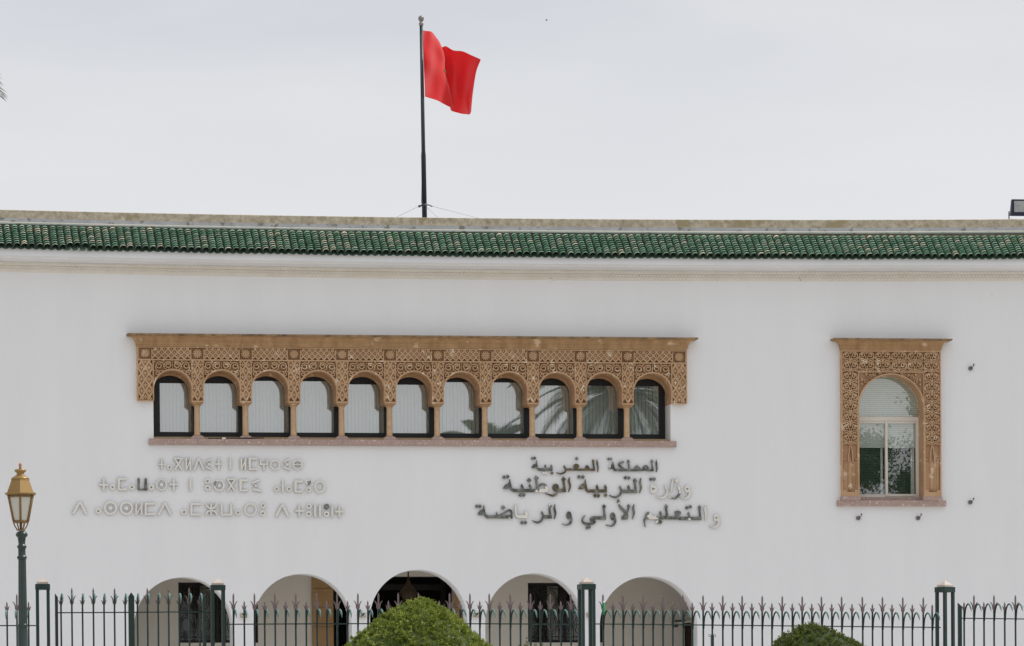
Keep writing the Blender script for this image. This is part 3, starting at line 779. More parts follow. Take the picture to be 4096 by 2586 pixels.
for side in (0, 1):
    cx = rx0+E_+bw/2 if side == 0 else rx1-E_-bw/2
    z = rb-.015
    while z-hh > zn-.06:
        scroll_unit(sc, cx, z-hh/2, bw, hh); z -= hh
    # narrow niche between two small columns, stepped pointed head
    zb_, zt_ = rzb+.17, z
    def mk(v): return PZ(3560, v)
    prof = [(.5, mk(1965)), (.5, mk(1850)), (.42, mk(1832)), (.42, mk(1822)), (.30, mk(1812)), (.28, mk(1803)), (.17, mk(1797)), (.15, mk(1790)), (.05, mk(1786)), (.04, mk(1776))]
    for s in (1, -1):
        inn = [(cx+s*bw*.5*p*.62, zz) for p, zz in prof]
        sc.stroke(inn[1:], .020, RY-.002, SY+.001)
        xcol = cx+s*bw*.40
        sc.lathe([(.030, mk(1962)), (.030, mk(1957)), (.022, mk(1955)), (.022, mk(1856)), (.030, mk(1853)), (.034, mk(1842))], (xcol, SY-.018, 0), 12)
        sc.box(xcol-.042, xcol+.042, RY-.004, SY+.001, mk(1842)+.001, mk(1838)); sc.box(xcol-.045, xcol+.045, RY-.004, SY+.001, mk(1970), mk(1962)-.001)
    sc.box(cx-bw/2, cx+bw/2, RY-.004, SY+.001, rzb, mk(1970)-.001)
    sc.lathe([(.046*1.0, mk(1968)), (.062, mk(1950)), (.062, mk(1870)), (.050, mk(1840)), (.030, mk(1812)), (.010, mk(1796))], (cx, SY+.022, 0), 16)
nu = 6; w = (rx1-rx0-2*E_)/nu
for i in range(nu):
    scroll_unit(sc, rx0+E_+w*(i+.5), (rb+rbt)/2+.115, w, .24); scroll_unit(sc, rx0+E_+w*(i+.5), (rb+rbt)/2-.112, w, .24)
for s in (1, -1):
    cx = (RWX0+RWX1)/2
    for q in ((.50, -.10, .055, 1), (.585, -.20, .055, -1), (.66, -.33, .05, 1), (.40, -.055, .04, -1), (.69, -.44, .035, 1)):
        if math.hypot(q[0], rb-.012+q[1]-rzc) > rw_r+.06: sc.stroke(spiral(cx+s*q[0], rb-.012+q[1], q[2], 1.4, q[3], 1.0, s, 20), .015, RY, SY+.002)
    for q in ((.62, -.06, .07, .05, 2.6), (.68, -.13, .08, .05, -1.3), (.30, -.03, .09, .03, 3.0), (.69, -.24, .06, .04, -1.5)):
        leafblob(sc, cx+s*q[0], rb-.012+q[1], q[2], q[3], q[4] if s > 0 else PI-q[4], RY+.006)
part('scroll_carving', sc, m_stone, sur2)
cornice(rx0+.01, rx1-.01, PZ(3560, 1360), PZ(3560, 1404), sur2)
mb = MB(); sx0, sx1 = PX(3346, 2015), PX(3780, 2015); cuts = [sx0, PX(3464, 2015), PX(3558, 2015), PX(3671, 2015), sx1]
for a, b in zip(cuts[:-1], cuts[1:]): mb.box(a+.002, b-.002, -.12-.004*random.random(), .2, rw_sillb, rw_sillt)
mb.box(rx0-.01, RWX0+.02, RY-.012, .1, rw_sillt, rzb-.001); mb.box(RWX1-.01, rx1+.01, RY-.012, .35, rw_sillt, rzb-.001)
mb.box(RWX0+.021, RWX1-.011, .1, .5, rw_sillt-.05, rw_sillt+.085)
part('sill', mb, m_pink, sur2)
wy = .36
X = lambda u, v=1800: PX(u, v, wy)
Z = lambda v: PZ(3560, v, wy)
fr = MB()
fr.box(X(3405), X(3675), wy, wy+.06, Z(1686), Z(1668))
fr.box(X(3405), X(3675), wy, wy+.06, Z(1990), Z(1978))
fr.box(X(3663.5), X(3676), wy-.002, wy+.06, Z(1978)+.001, Z(1686)-.001)
fr.box(X(3395), X(3412), wy-.002, wy+.06, Z(1978)+.001, Z(1686)-.001)
fr.box(X(3540.5), X(3549.5), wy-.03, wy+.05, Z(1986), Z(1684)); fr.box(X(3551), X(3663), wy-.02, wy+.03, Z(1986), Z(1977)); fr.box(X(3551), X(3663), wy-.02, wy+.03, Z(1694), Z(1687))
fr.box(X(3412.5), X(3540), wy-.012, wy+.03, Z(1694), Z(1687))
a0 = arc((RWX0+RWX1)/2, rzc, rw_r+.02, PI, 0, 30)
fr.stroke(a0, .05, wy+.02, wy+.06)
w = part('window', fr, m_wframe, bld)
g = MB()
g.quad((X(3400), wy+.025, Z(1977)), (X(3545), wy+.025, Z(1977)), (X(3545), wy+.025, Z(1690)), (X(3400), wy+.025, Z(1690)))
part('pane', g, m_glass2, w, recalc=False)
g = MB(); g.quad((X(3549), wy+.005, Z(1978)), (X(3664), wy+.005, Z(1978)), (X(3664), wy+.005, Z(1692)), (X(3549), wy+.005, Z(1692))); part('pane', g, m_glass2, w, recalc=False)
g = MB(); g.quad((X(3400), wy+.03, Z(1668)), (X(3680), wy+.03, Z(1668)), (X(3680), wy+.03, rw_crown+.06), (X(3400), wy+.03, rw_crown+.06)); part('pane', g, m_glass2, w, recalc=False)
sh = MB(); zz = rw_crown+.1; zs = Z(1791)
while zz > zs+.01:
    sh.box(X(3390), X(3690), wy+.10, wy+.115, max(zz-.046, zs), zz-.005); zz -= .046
part('shutter', sh, m_shut, w)
sh = MB(); zz = zs-.0
while zz > Z(1985):
    sh.box(X(3390), X(3527), wy+.16, wy+.17, zz-.062, zz-.006); sh.box(X(3540), X(3648), wy+.16, wy+.17, zz-.062, zz-.006); zz -= .064
part('blind', sh, m_dark, w)
for a, b in ((3527.5, 3536), (3648.5, 3662)):
    sh = MB(); sh.box(X(a), X(b), wy+.14, wy+.19, Z(1985), zs-.003); part('shutter_guide', sh, m_shut, w)
mb = MB(); mb.quad((X(3380), wy+.5, Z(2000)), (X(3700), wy+.5, Z(2000)), (X(3700), wy+.5, rw_crown+.2), (X(3380), wy+.5, rw_crown+.2)); part('dark_room_backing', mb, m_black, bld, recalc=False)  # black sheet painted as the darkness of the room behind
# ------------------------------------------------------------------ lettering
LY0 = -.048
VA, VB, VC = (2460, 1820, .20399), (2100, 1820, .20399), (1880, 1820, .20399)
VD, VE = (280, 1820, .24086), (800, 1820, .24917)
def cv(V, x, y): u, v = V[0]+x*V[2], V[1]+y*V[2]; p = P(u, v, LY0); return p[0], p[2]
PXM = (CAMD+LY0)/F*1.012
def smooth_poly(pts, ws, n=5):
    if len(pts) < 3: return pts, ws
    o, ow = [], []
    for i in range(len(pts)-1):
        p0, p1, p2, p3 = pts[max(i-1, 0)], pts[i], pts[i+1], pts[min(i+2, len(pts)-1)]
        for k in range(n):
            t = k/n
            f = lambda a, b, c, d: .5*((2*b)+(-a+c)*t+(2*a-5*b+4*c-d)*t*t+(-a+3*b-3*c+d)*t**3)
            o.append((f(p0[0], p1[0], p2[0], p3[0]), f(p0[1], p1[1], p2[1], p3[1]))); ow.append(ws[i]+(ws[i+1]-ws[i])*t)
    o.append(pts[-1]); ow.append(ws[-1]); return o, ow
class Letter:
    def __init__(s, V): s.V = V; s.mb = MB(); s.k = 0
    def y(s): s.k += 1; return LY0-.0012*s.k
    def st(s, pts, w=None, sm=False):
        p = [cv(s.V, q[0], q[1]) for q in pts]; ws = [(q[2] if len(q) > 2 else w)*s.V[2]*PXM for q in pts]
        if sm: p, ws = smooth_poly(p, ws)
        s.mb.stroke(p, ws, s.y(), -.02, side=1); return s
    def sm(s, pts): return s.st(pts, sm=True)
    def pg(s, pts, holes=()):
        s.mb.prism([cv(s.V, *q) for q in pts], s.y(), -.02, [[cv(s.V, *q) for q in h] for h in holes], side=1); return s
    def el(s, cx, cy, rx, ry, hx=0, hy=0, hc=None):
        E = lambda a, b, c, d, n=28: [(a+c*math.cos(2*PI*i/n), b+d*math.sin(2*PI*i/n)) for i in range(n)]
        return s.pg(E(cx, cy, rx, ry), [E(*(hc or (cx, cy)), hx, hy)] if hx else [])
    def dia(s, *cs):
        for cx, cy, r in cs: s.pg([(cx, cy-r), (cx+r, cy), (cx, cy+r), (cx-r, cy)])
        return s
    def done(s, m, parent): return part('letter', s.mb, [m, m_edge], parent)
ar = thing('wall_lettering', 'three rows of weathered steel Arabic letters fixed to the white wall', 'sign', P(2390, 1980, 0))
D_, R_, X_, T_, K_ = m_let_dark, m_let_rust, m_let_mix, m_let_most, m_letc
head = lambda L, a, b, c, d, e: L.pg([a, b, c, d, e])
# row one
Letter(VA).pg([(815, 88), (832, 170), (840, 260), (822, 342), (802, 338), (806, 250), (796, 160)]).done(D_, ar)
L = Letter(VA)
L.pg([(718, 93), (757, 128), (738, 165), (712, 158), (693, 140)]).st([(722, 150, 26), (748, 325, 28)]).st([(752, 303, 42), (640, 303, 42), (560, 282, 40)])
L.sm([(548, 283, 26), (572, 232, 28), (612, 213, 30), (645, 245, 28), (652, 290, 24)])
L.sm([(560, 310, 24), (500, 290, 36), (470, 250, 30), (435, 222, 32), (402, 240, 28), (385, 300, 28)])
L.st([(545, 302, 36), (380, 300, 46), (-5, 300, 46)])
L.pg([(255, 92), (296, 128), (276, 166), (236, 148), (230, 140)]).st([(262, 150, 28), (288, 290, 30)])
L.sm([(176, 138, 38), (100, 160, 42), (76, 200, 32), (120, 235, 34), (182, 290, 40)])
o = VB[0]-VA[0]
f = lambda x: x+o/VA[2]
L.st([(f(1722), 130, 8), (f(1738), 230, 30), (f(1752), 290, 40), (f(1790), 300, 46)])
L.pg([(f(1722), 180), (f(1660), 213), (f(1630), 262), (f(1642), 280), (f(1735), 276)], [[(f(1690), 225), (f(1665), 248), (f(1710), 250)]])
L.done(X_, ar)
Letter(VB).dia((1640, 80, 30), (1688, 82, 30)).done(D_, ar)
Letter(VB).pg([(1415, 85), (1433, 150), (1450, 250), (1433, 342), (1417, 332), (1421, 270), (1399, 150)]).done(X_, ar)
L = Letter(VB)
L.pg([(1330, 86), (1370, 120), (1347, 162), (1318, 148), (1310, 130)]).st([(1338, 150, 30), (1362, 310, 32)]).st([(1376, 296, 44), (1260, 296, 44), (1190, 290, 44)])
L.pg([(1172, 290), (1182, 232), (1215, 198), (1250, 220), (1270, 270), (1262, 312)], [[(1210, 240), (1222, 262), (1236, 244)]])
L.st([(1200, 296, 40), (1050, 292, 46), (990, 286, 46)]).el(1006, 224, 58, 48).pg([(960, 250), (1052, 250), (1020, 300), (998, 300)]).st([(1000, 288, 45), (798, 290, 46)])
L.pg([(768, 198), (797, 245), (802, 285), (775, 272), (755, 242)]).sm([(812, 290, 30), (780, 340, 38), (712, 372, 34), (660, 365, 20), (613, 350, 10)])
L.done(R_, ar)
Letter(VB).dia((1017, 75, 37)).done(D_, ar)
L = Letter(VB)
L.pg([(515, 186), (542, 232), (542, 312), (512, 300), (497, 235)]).st([(542, 288, 52), (262, 288, 52)]).pg([(400, 186), (422, 240), (410, 272), (378, 226)])
L.sm([(226, 108, 8), (234, 200, 26), (246, 270, 36), (290, 288, 50)]).pg([(232, 162), (165, 190), (122, 258), (190, 262), (242, 232)])
L.done(D_, ar)
Letter(VB).dia((145, 72, 33), (190, 65, 33)).done(D_, ar); Letter(VB).dia((368, 360, 34), (416, 360, 34)).done(K_, ar); Letter(VB).dia((532, 360, 34)).done(X_, ar)
# row two
def waw(V, x, y, m, s=1.0, hole=True):
    L = Letter(V); L.el(x, y, 52*s, 78*s, 22*s, 19*s, (x+2, y+5*s))
    L.sm([(x+34*s, y+20*s, 40), (x+50*s, y+85*s, 44), (x+22*s, y+158*s, 44), (x-45*s, y+190*s, 26), (x-142*s, y+165*s, 9)]); return L.done(m, ar)
waw(VA, 1415, 665, K_)
Letter(VA).sm([(1222, 596, 12), (1250, 655, 50), (1272, 705, 24), (1266, 765, 40), (1205, 838, 46), (1130, 850, 30), (1043, 825, 12)]).done(T_, ar)
Letter(VA).dia((1215, 508, 50)).done(K_, ar)
Letter(VA).sm([(1140, 453, 10), (1120, 560, 38), (1110, 660, 35), (1090, 735, 14)]).done(K_, ar)
Letter(VA).sm([(975, 588, 12), (995, 640, 46), (1018, 690, 22), (1018, 755, 40), (962, 832, 46), (890, 845, 30), (798, 822, 9)]).done(K_, ar)
Letter(VA).pg([(712, 570), (770, 590), (837, 650), (825, 712), (780, 757), (730, 757), (688, 720), (698, 620)], [[(735, 640), (790, 668), (716, 702)]]).done(K_, ar)
Letter(VA).dia((705, 480, 40), (768, 475, 40)).done(X_, ar)
Letter(VA).sm([(512, 453, 10), (493, 540, 44), (510, 640, 40), (482, 755, 12)]).done(D_, ar)
L = Letter(VA)
L.pg([(380, 453), (437, 500), (418, 548), (375, 548), (350, 510)]).st([(388, 530, 40), (415, 750, 44)]).st([(433, 720, 66), (130, 716, 66)])
L.pg([(265, 588), (294, 640), (297, 692), (263, 682), (238, 630)]).pg([(95, 598), (132, 650), (137, 694), (103, 692), (78, 640)])
L.sm([(132, 705, 40), (100, 780, 46), (22, 832, 40), (-55, 822, 28), (-118, 788, 9)]); L.done(D_, ar)
Letter(VA).dia((205, 450, 39), (272, 452, 39)).done(D_, ar)
L = Letter(VB)
L.st([(1607, 710, 64), (1225, 710, 62)]).pg([(1572, 576), (1607, 640), (1605, 692), (1575, 682), (1546, 630)]).pg([(1412, 576), (1444, 640), (1442, 692), (1413, 682), (1388, 630)])
L.sm([(1180, 480, 10), (1192, 600, 38), (1212, 690, 50), (1262, 712, 60)]).pg([(1185, 543), (1092, 588), (1042, 668), (1110, 680), (1200, 645)], [[(1150, 595), (1110, 618), (1166, 616)]])
L.done(R_, ar)
Letter(VB).dia((1060, 435, 41), (1137, 433, 41)).done(X_, ar); Letter(VB).dia((1375, 800, 43), (1440, 802, 43)).done(R_, ar); Letter(VB).dia((1582, 795, 38)).done(R_, ar)
Letter(VB).sm([(876, 433, 10), (863, 520, 44), (886, 620, 42), (854, 732, 12)]).done(R_, ar)
L = Letter(VB)
L.pg([(748, 426), (805, 475), (778, 522), (735, 512), (713, 495)]).st([(758, 510, 42), (785, 732, 44)]).st([(802, 702, 66), (650, 702, 66)]).el(602, 642, 64, 78, 22, 20)
L.sm([(655, 715, 18), (605, 775, 50), (535, 800, 42), (398, 757, 10)]); L.done(R_, ar)
L = Letter(VC)
L.st([(1522, 702, 66), (860, 702, 66)]).sm([(1500, 700, 56), (1500, 640, 48), (1470, 590, 44), (1405, 580, 40), (1325, 628, 30)]).pg([(1285, 406), (1350, 445), (1327, 502), (1295, 498), (1256, 472)]).st([(1300, 490, 40), (1322, 680, 42)])
L.pg([(1172, 566), (1217, 640), (1215, 684), (1173, 652), (1150, 605)]).pg([(1015, 566), (1052, 630), (1050, 684), (1018, 652), (988, 615)])
L.sm([(780, 474, 8), (788, 580, 40), (808, 670, 52), (870, 702, 64)]).pg([(785, 538), (692, 588), (642, 664), (722, 677), (800, 645)], [[(755, 592), (718, 612), (768, 614)]])
L.done(X_, ar)
Letter(VC).dia((1160, 500, 50)).done(D_, ar); Letter(VC).dia((670, 440, 40), (740, 428, 40)).done(D_, ar); Letter(VC).dia((990, 790, 42), (1052, 788, 42)).done(D_, ar)
# row three
waw(VA, 1985, 1230, K_)
Letter(VA).sm([(1782, 993, 8), (1763, 1060, 40), (1785, 1180, 42), (1768, 1294, 14)]).done(K_, ar)
L = Letter(VA)
L.pg([(1660, 983), (1694, 1030), (1687, 1077), (1650, 1062), (1623, 1040)]).st([(1655, 1055, 38), (1680, 1280, 36)]).st([(1692, 1250, 66), (1270, 1248, 66)]).pg([(1440, 1113), (1470, 1170), (1470, 1222), (1443, 1200), (1418, 1160)])
L.pg([(1165, 1112), (1240, 1090), (1292, 1115), (1302, 1150), (1255, 1192), (1245, 1228), (1280, 1282), (1205, 1260), (1190, 1190)])
L.st([(1250, 1240, 60), (640, 1230, 66)]).pg([(995, 966), (1045, 1015), (1022, 1057), (985, 1050), (968, 1030)]).st([(1003, 1050, 42), (1025, 1220, 44)]).pg([(893, 1098), (920, 1150), (917, 1212), (888, 1192), (868, 1130)])
L.pg([(588, 1198), (612, 1140), (650, 1115), (692, 1140), (745, 1210), (690, 1230), (600, 1240)]).sm([(650, 1225, 52), (590, 1250, 44), (576, 1310, 28), (595, 1420, 8)])
L.done(X_, ar)
Letter(VA).dia((1408, 1040, 39), (1475, 1020, 39)).done(D_, ar); Letter(VA).dia((832, 1320, 44), (890, 1320, 44)).done(X_, ar)
Letter(VA).sm([(377, 966, 8), (358, 1050, 44), (372, 1150, 42), (340, 1264, 12)]).done(D_, ar)
L = Letter(VA); L.pg([(262, 963), (310, 1010), (287, 1052), (258, 1045), (236, 1015)]).sm([(270, 1040, 30), (235, 1140, 42), (180, 1200, 44)]).sm([(75, 970, 20), (118, 1040, 60), (188, 1110, 52), (240, 1190, 48), (235, 1265, 26)]).pg([(128, 1202), (200, 1168), (250, 1190), (247, 1268), (130, 1272)]); L.done(D_, ar)
Letter(VA).sm([(92, 888, 16), (60, 885, 16), (58, 912, 20), (98, 914, 14)]).st([(70, 912, 16), (36, 942, 14)]).done(D_, ar)
waw(VB, 1722, 1207, D_)
L = Letter(VB); L.pg([(1545, 968), (1590, 1010), (1567, 1062), (1535, 1055), (1513, 1020)]).st([(1546, 1050, 40), (1575, 1268, 40)]).st([(1588, 1238, 68), (1340, 1238, 66)])
L.sm([(1370, 1220, 44), (1300, 1245, 44), (1295, 1285, 30), (1355, 1295, 34), (1365, 1322, 48), (1300, 1352, 52), (1185, 1352, 52), (1124, 1300, 34), (1148, 1225, 26), (1187, 1186, 10)]); L.done(X_, ar)
Letter(VB).dia((1215, 1435, 33), (1265, 1420, 33)).done(D_, ar)
waw(VB, 862, 1187, D_)
Letter(VC).sm([(1667, 968, 8), (1656, 1050, 40), (1676, 1150, 40), (1652, 1263, 12)]).done(X_, ar)
L = Letter(VC); L.pg([(1560, 953), (1607, 1000), (1582, 1047), (1555, 1040), (1533, 1010)]).st([(1558, 1040, 40), (1585, 1248, 40)]).st([(1604, 1218, 66), (1420, 1218, 66)]).pg([(1410, 1098), (1442, 1150), (1447, 1192), (1413, 1187), (1393, 1145)]).sm([(1430, 1222, 40), (1402, 1288, 46), (1332, 1328, 42), (1270, 1312, 25), (1214, 1286, 9)]); L.done(X_, ar)
L = Letter(VC); L.pg([(1090, 1078), (1132, 1150), (1132, 1246), (1100, 1230), (1070, 1140)]).st([(1131, 1215, 64), (945, 1215, 62)]).sm([(896, 966, 10), (892, 1035, 46), (903, 1150, 36), (925, 1205, 50), (985, 1215, 62)]); L.done(T_, ar)
L = Letter(VC); L.st([(837, 1216, 66), (540, 1216, 66)]).sm([(820, 1215, 36), (818, 1130, 36), (785, 1085, 36), (740, 1098, 34), (640, 1160, 40), (560, 1205, 44)]).pg([(520, 1112), (534, 1150), (560, 1200), (520, 1230), (508, 1160)]).st([(540, 1216, 60), (330, 1216, 62)])
L.sm([(272, 986, 8), (276, 1090, 38), (296, 1180, 48), (350, 1216, 62)]).pg([(272, 1053), (192, 1093), (147, 1172), (222, 1188), (292, 1155)], [[(246, 1105), (206, 1130), (256, 1130)]]); L.done(X_, ar)
Letter(VC).dia((650, 1035, 47)).done(D_, ar); Letter(VC).dia((135, 1008, 39), (195, 1008, 39)).done(D_, ar); Letter(VC).dia((1020, 1332, 40), (1087, 1332, 40)).done(D_, ar)
# Tifinagh panel
tf = thing('wall_lettering', 'three rows of cream coated Tifinagh letters fixed to the white wall', 'sign', P(830, 1950, 0))
def ring(V, cx, cy, r=47, h=20, m=K_): Letter(V).el(cx, cy, r, r, h, h).done(m, tf)
def oval(V, cx, cy, rx, ry, hx, hy, dot=0, m=K_, bar=False):
    L = Letter(V); L.el(cx, cy, rx, ry, hx, hy)
    if dot: L.el(cx, cy, dot, dot)
    if bar: L.st([(cx-hx-6, cy, 15), (cx+hx+6, cy, 15)])
    L.done(m, tf)
def sti(V, *strokes, m=K_):
    L = Letter(V)
    for w, *pts in strokes: L.st(pts, w)
    L.done(m, tf)
plus = lambda V, x, y0, y1, x0, x1, yy, w=30, m=K_: sti(V, (w, (x, y0), (x+2, y1)), (w, (x0, yy), (x1, yy)), m=m)
M_ = lambda V, x0, x1, y0, y1, w: sti(V, (w, (x1, y0), (x0+w/2, y0), (x0+w/2, y1), (x1, y1)))
plus(VD, 1519, 58, 252, 1468, 1573, 161, 25); ring(VD, 1653, 210, 43, 19)
sti(VD, (27, (1742, 68), (1858, 255)), (27, (1852, 68), (1738, 255)), (24, (1722, 63), (1872, 63)))
sti(VD, (29, (1930, 48), (1930, 256)), (29, (1998, 48), (1998, 256)), (20, (1938, 238), (1990, 108)))
sti(VD, (30, (2062, 255), (2135, 55)), (30, (2135, 55), (2222, 253)))
SIG = lambda V, w, pts: sti(V, (w, *pts))
SIG(VD, 22, [(2366, 72), (2262, 112), (2315, 155), (2258, 205), (2366, 250)])
plus(VE, 299, 52, 243, 245, 355, 150, 28); sti(VE, (31, (487, 45), (487, 242)))
sti(VE, (29, (664, 48), (664, 243)), (29, (728, 48), (728, 243)), (20, (672, 222), (720, 105)))
M_(VE, 782, 918, 62, 232, 31); sti(VE, (25, (971, 60), (971, 152), (1075, 152), (1075, 60)), (25, (1024, 152), (1024, 250)))
oval(VE, 1205, 163, 83, 83, 59, 63, m=T_); SIG(VE, 23, [(1442, 72), (1352, 110), (1405, 152), (1350, 203), (1450, 242)]); oval(VE, 1568, 158, 83, 83, 59, 62, bar=True)
plus(VD, 558, 388, 600, 484, 633, 499, 34); ring(VD, 705, 540, 45, 20, T_); M_(VD, 793, 944, 404, 576, 35); ring(VD, 1027, 538, 48, 20)
sti(VD, (35, (1140, 388), (1140, 578), (1257, 578), (1257, 390)), m=X_); ring(VD, 1350, 542, 49, 20); oval(VD, 1519, 497, 94, 98, 70, 77, 28)
plus(VD, 1720, 388, 597, 1646, 1794, 493, 32); sti(VD, (34, (2000, 393), (2002, 602)))
ring(VD, 2283, 438, 48, 21); ring(VD, 2287, 548, 48, 21)
oval(VE, 307, 493, 90, 93, 62, 73, 26, T_); sti(VE, (28, (440, 398), (562, 588)), (28, (562, 398), (438, 588)), (26, (430, 393), (572, 393)))
M_(VE, 634, 775, 412, 572, 35); SIG(VE, 27, [(962, 400), (835, 457), (910, 498), (850, 552), (990, 582)]); ring(VE, 1230, 550, 44, 20); sti(VE, (31, (1326, 405), (1328, 600))); ring(VE, 1428, 550, 44, 20)
M_(VE, 1516, 1653, 430, 592, 35); ring(VE, 1735, 440, 45, 20, X_); ring(VE, 1741, 562, 43, 18); oval(VE, 1922, 514, 92, 100, 60, 72)
sti(VD, (36, (48, 985), (165, 782)), (36, (165, 782), (270, 988)), m=T_); ring(VD, 470, 935, 49, 20, T_); oval(VD, 671, 885, 111, 112, 80, 80, 32, T_); oval(VD, 937, 888, 111, 112, 80, 80, 32, T_)
sti(VD, (33, (1100, 797), (1100, 1002)), (33, (1187, 797), (1187, 1002)), (22, (1110, 980), (1180, 848))); M_(VD, 1240, 1418, 813, 986, 33)
sti(VD, (35, (1468, 1000), (1576, 798)), (35, (1576, 798), (1676, 1002))); ring(VD, 1893, 952, 49, 20); M_(VD, 1999, 2176, 819, 994, 33)
L = Letter(VE); L.st([(180, 772, 31), (180, 972, 31)]).sm([(94, 780, 29), (110, 825, 29), (150, 855, 29), (180, 860, 28)]).sm([(180, 861, 28), (215, 855, 29), (250, 825, 29), (266, 780, 29)]).sm([(95, 972, 29), (115, 922, 29), (150, 900, 28), (180, 896, 28)]).sm([(180, 897, 28), (212, 900, 28), (250, 922, 29), (268, 972, 29)]); L.done(K_, tf)
sti(VE, (31, (347, 780), (347, 962), (500, 962), (500, 783))); ring(VE, 608, 930, 46, 20); oval(VE, 811, 880, 106, 106, 76, 80); ring(VE, 1013, 815, 45, 20); ring(VE, 1008, 940, 46, 20)
sti(VE, (36, (1222, 992), (1320, 800)), (36, (1320, 800), (1420, 992))); plus(VE, 1592, 797, 998, 1525, 1662, 900, 31)
ring(VE, 1748, 825, 46, 20); ring(VE, 1745, 950, 48, 20); sti(VE, (35, (1847, 800), (1847, 1000))); sti(VE, (35, (1925, 803), (1925, 1000))); ring(VE, 2033, 833, 45, 20, X_); ring(VE, 2030, 952, 46, 20, T_); sti(VE, (33, (2125, 803), (2125, 1002)))
plus(VE, 2236, 813, 1010, 2166, 2307, 913, 31)
# ------------------------------------------------------------------ small things on the facade
def wall_fitting(u, v, label):
    x, _, z = P(u, v, -.05); t = thing('wall_spotlight', label, 'wall light', (x, 0, z), 'small round wall fittings around the right window')
    m = MB(); m.tube([(0, 0, 0), (0, -.05, 0)], .05, 14); part('base', m, m_fit, t, (x, 0, z))
    m = MB(); m.tube([(.0, -.05, .0), (.02, -.09, .015), (.045, -.12, .04), (.05, -.12, .065)], .009, 6); part('arm', m, m_rust, t, (x, 0, z))
    m = MB(); m.lathe([(.008, -.022), (.02, -.014), (.024, 0), (.02, .014), (.006, .024)], (.055, -.12, .08), 10); part('head', m, m_fit, t, (x, 0, z))
wall_fitting(3883, 1474, 'small dark round fitting on wall, upper right of the single carved window')
wall_fitting(3882, 2010, 'small dark round fitting on wall, lower right of the single window, level with its sill')
wall_fitting(3434, 2073, 'small dark round fitting under the left end of the single window sill')
wall_fitting(3673, 2073, 'small dark round fitting under the right part of the single window sill')
def wall_light(u, v, label):
    x, _, z = P(u, v, -.05); t = thing('wall_light', label, 'wall light', (x, 0, z), 'box wall lights between the ground floor arches')
    m = MB(); m.box(-.085, .085, -.10, 0, -.055, -.045); m.box(-.085, .085, -.10, 0, .045, .055); m.box(-.075, .075, -.03, 0, -.045, .045); part('casing', m, m_beige, t, (x, 0, z))
    m = MB(); m.stroke([(-.07, .042), (0, -.04)], .018, -.095, -.035); m.stroke([(.07, .042), (.004, -.04)], .018, -.094, -.035); part('brace', m, m_beige, t, (x, 0, z))
    m = MB(); m.prism([(-.045, .043), (.045, .043), (0, -.03)], -.08, -.032); part('lens', m, m_black, t, (x, 0, z))
wall_light(975, 2463, 'beige box wall light between first and second arch from left')
wall_light(1450, 2462, 'beige box wall light between the second arch and the taller middle arch')
wall_light(1905, 2461, 'beige box wall light between the taller middle arch and the fourth arch')
wall_light(2360, 2461, 'beige box wall light seen behind the fence post between fourth and fifth arch')
x, _, z = P(2704, 2500, 2.75); t = thing('security_camera', 'dark dome camera under the sloping block inside the fifth arch', 'camera', (x, 2.75, z))
m = MB(); m.lathe([(.01, -.06), (.05, -.045), (.065, 0), (.065, .02), (.03, .03), (.02, .10)], (0, 0, 0), 14); part('dome', m, m_black, t, (x, 2.75, z))
m = MB(); m.box(-.02, .25, -.03, .03, .07, .11); part('bracket', m, m_rust, t, (x, 2.75, z))
x0, z0 = PX(838, 1752, -.02), z_sillt+.014
t = MB(); xr = PX(1056, 1752, -.02); t.tube([(x0, -.085, z0), (xr, -.085, z0+.012)], .011, 8); t.tube([(x0-.03, -.085, z0), (x0, -.085, z0)], .015, 8); t.box(x0+.28, x0+.36, -.099, -.071, z0-.014, z0+.017, 1)
tag(part('rod', t, [m_black, m_white], None), 'thin black rod lying on the long pink window sill', 'rod')
# chandelier in the middle arch
yc = 1.9; cu = 1633
x, zt = PX(cu, 2300, yc), PZ(cu, 2300, yc); s_ = (CAMD+yc)/F
t = thing('hanging_lantern', 'brass cone shaped lantern hanging in the dark middle arch', 'lantern', (x, yc, zt))
H_ = lambda v: PZ(cu, v, yc)
m = MB(); m.tube([(x, yc, GC), (x, yc, H_(2318))], .018, 8); part('chain', m, m_brass, t)
m = MB(); m.lathe([(.02, H_(2315)), (.04, H_(2325)), (.09, H_(2345)), (.15, H_(2358)), (.19, H_(2366)), (.215, H_(2371))], (x, yc, 0), 20); part('cone', m, m_brass, t)
m = MB(); m.lathe([(.06, H_(2404)), (.13, H_(2398)), (.185, H_(2385)), (.20, H_(2372)-.01)], (x, yc, 0), 20); part('bowl', m, m_brass, t)
m = MB(); m.lathe([(.215, H_(2376)), (.222, H_(2374)), (.222, H_(2371)), (.215, H_(2370))], (x, yc, 0), 24); part('rim', m, m_brass, t)
# shrub against the facade
x, _, z = P(2130, 2620, -1.2); t = thing('shrub', 'leafy dark shrub tip showing at the foot of the fourth arch', 'shrub', (x, -1.2, FLOOR))
st = MB(); lf = MB()
for i in range(26):
    u = random.gauss(2135, 26); v = random.uniform(2562, 2600)
    if i == 0: u, v = 2104, 2551
    p = Vector(P(u, v, -1.2+random.uniform(-.15, .15))); b = Vector((x+random.uniform(-.1, .1), -1.2, FLOOR))
    st.tube([b, (b+p)/2+Vector((random.uniform(-.05, .05), 0, 0)), p], [.008, .006, .003], 5)
    for k in range(14):
        f_ = random.uniform(.55, 1.0); c = b+(p-b)*f_; a = random.uniform(0, 2*PI)
        d = Vector((math.cos(a)*.6, math.sin(a)*.4, random.uniform(-.5, .8))).normalized()*.07; w = d.cross(Vector((random.random(), random.random(), .3))).normalized()*.02
        lf.quad(c, c+d*.5+w, c+d, c+d*.5-w, t=random.uniform(.05, 1))
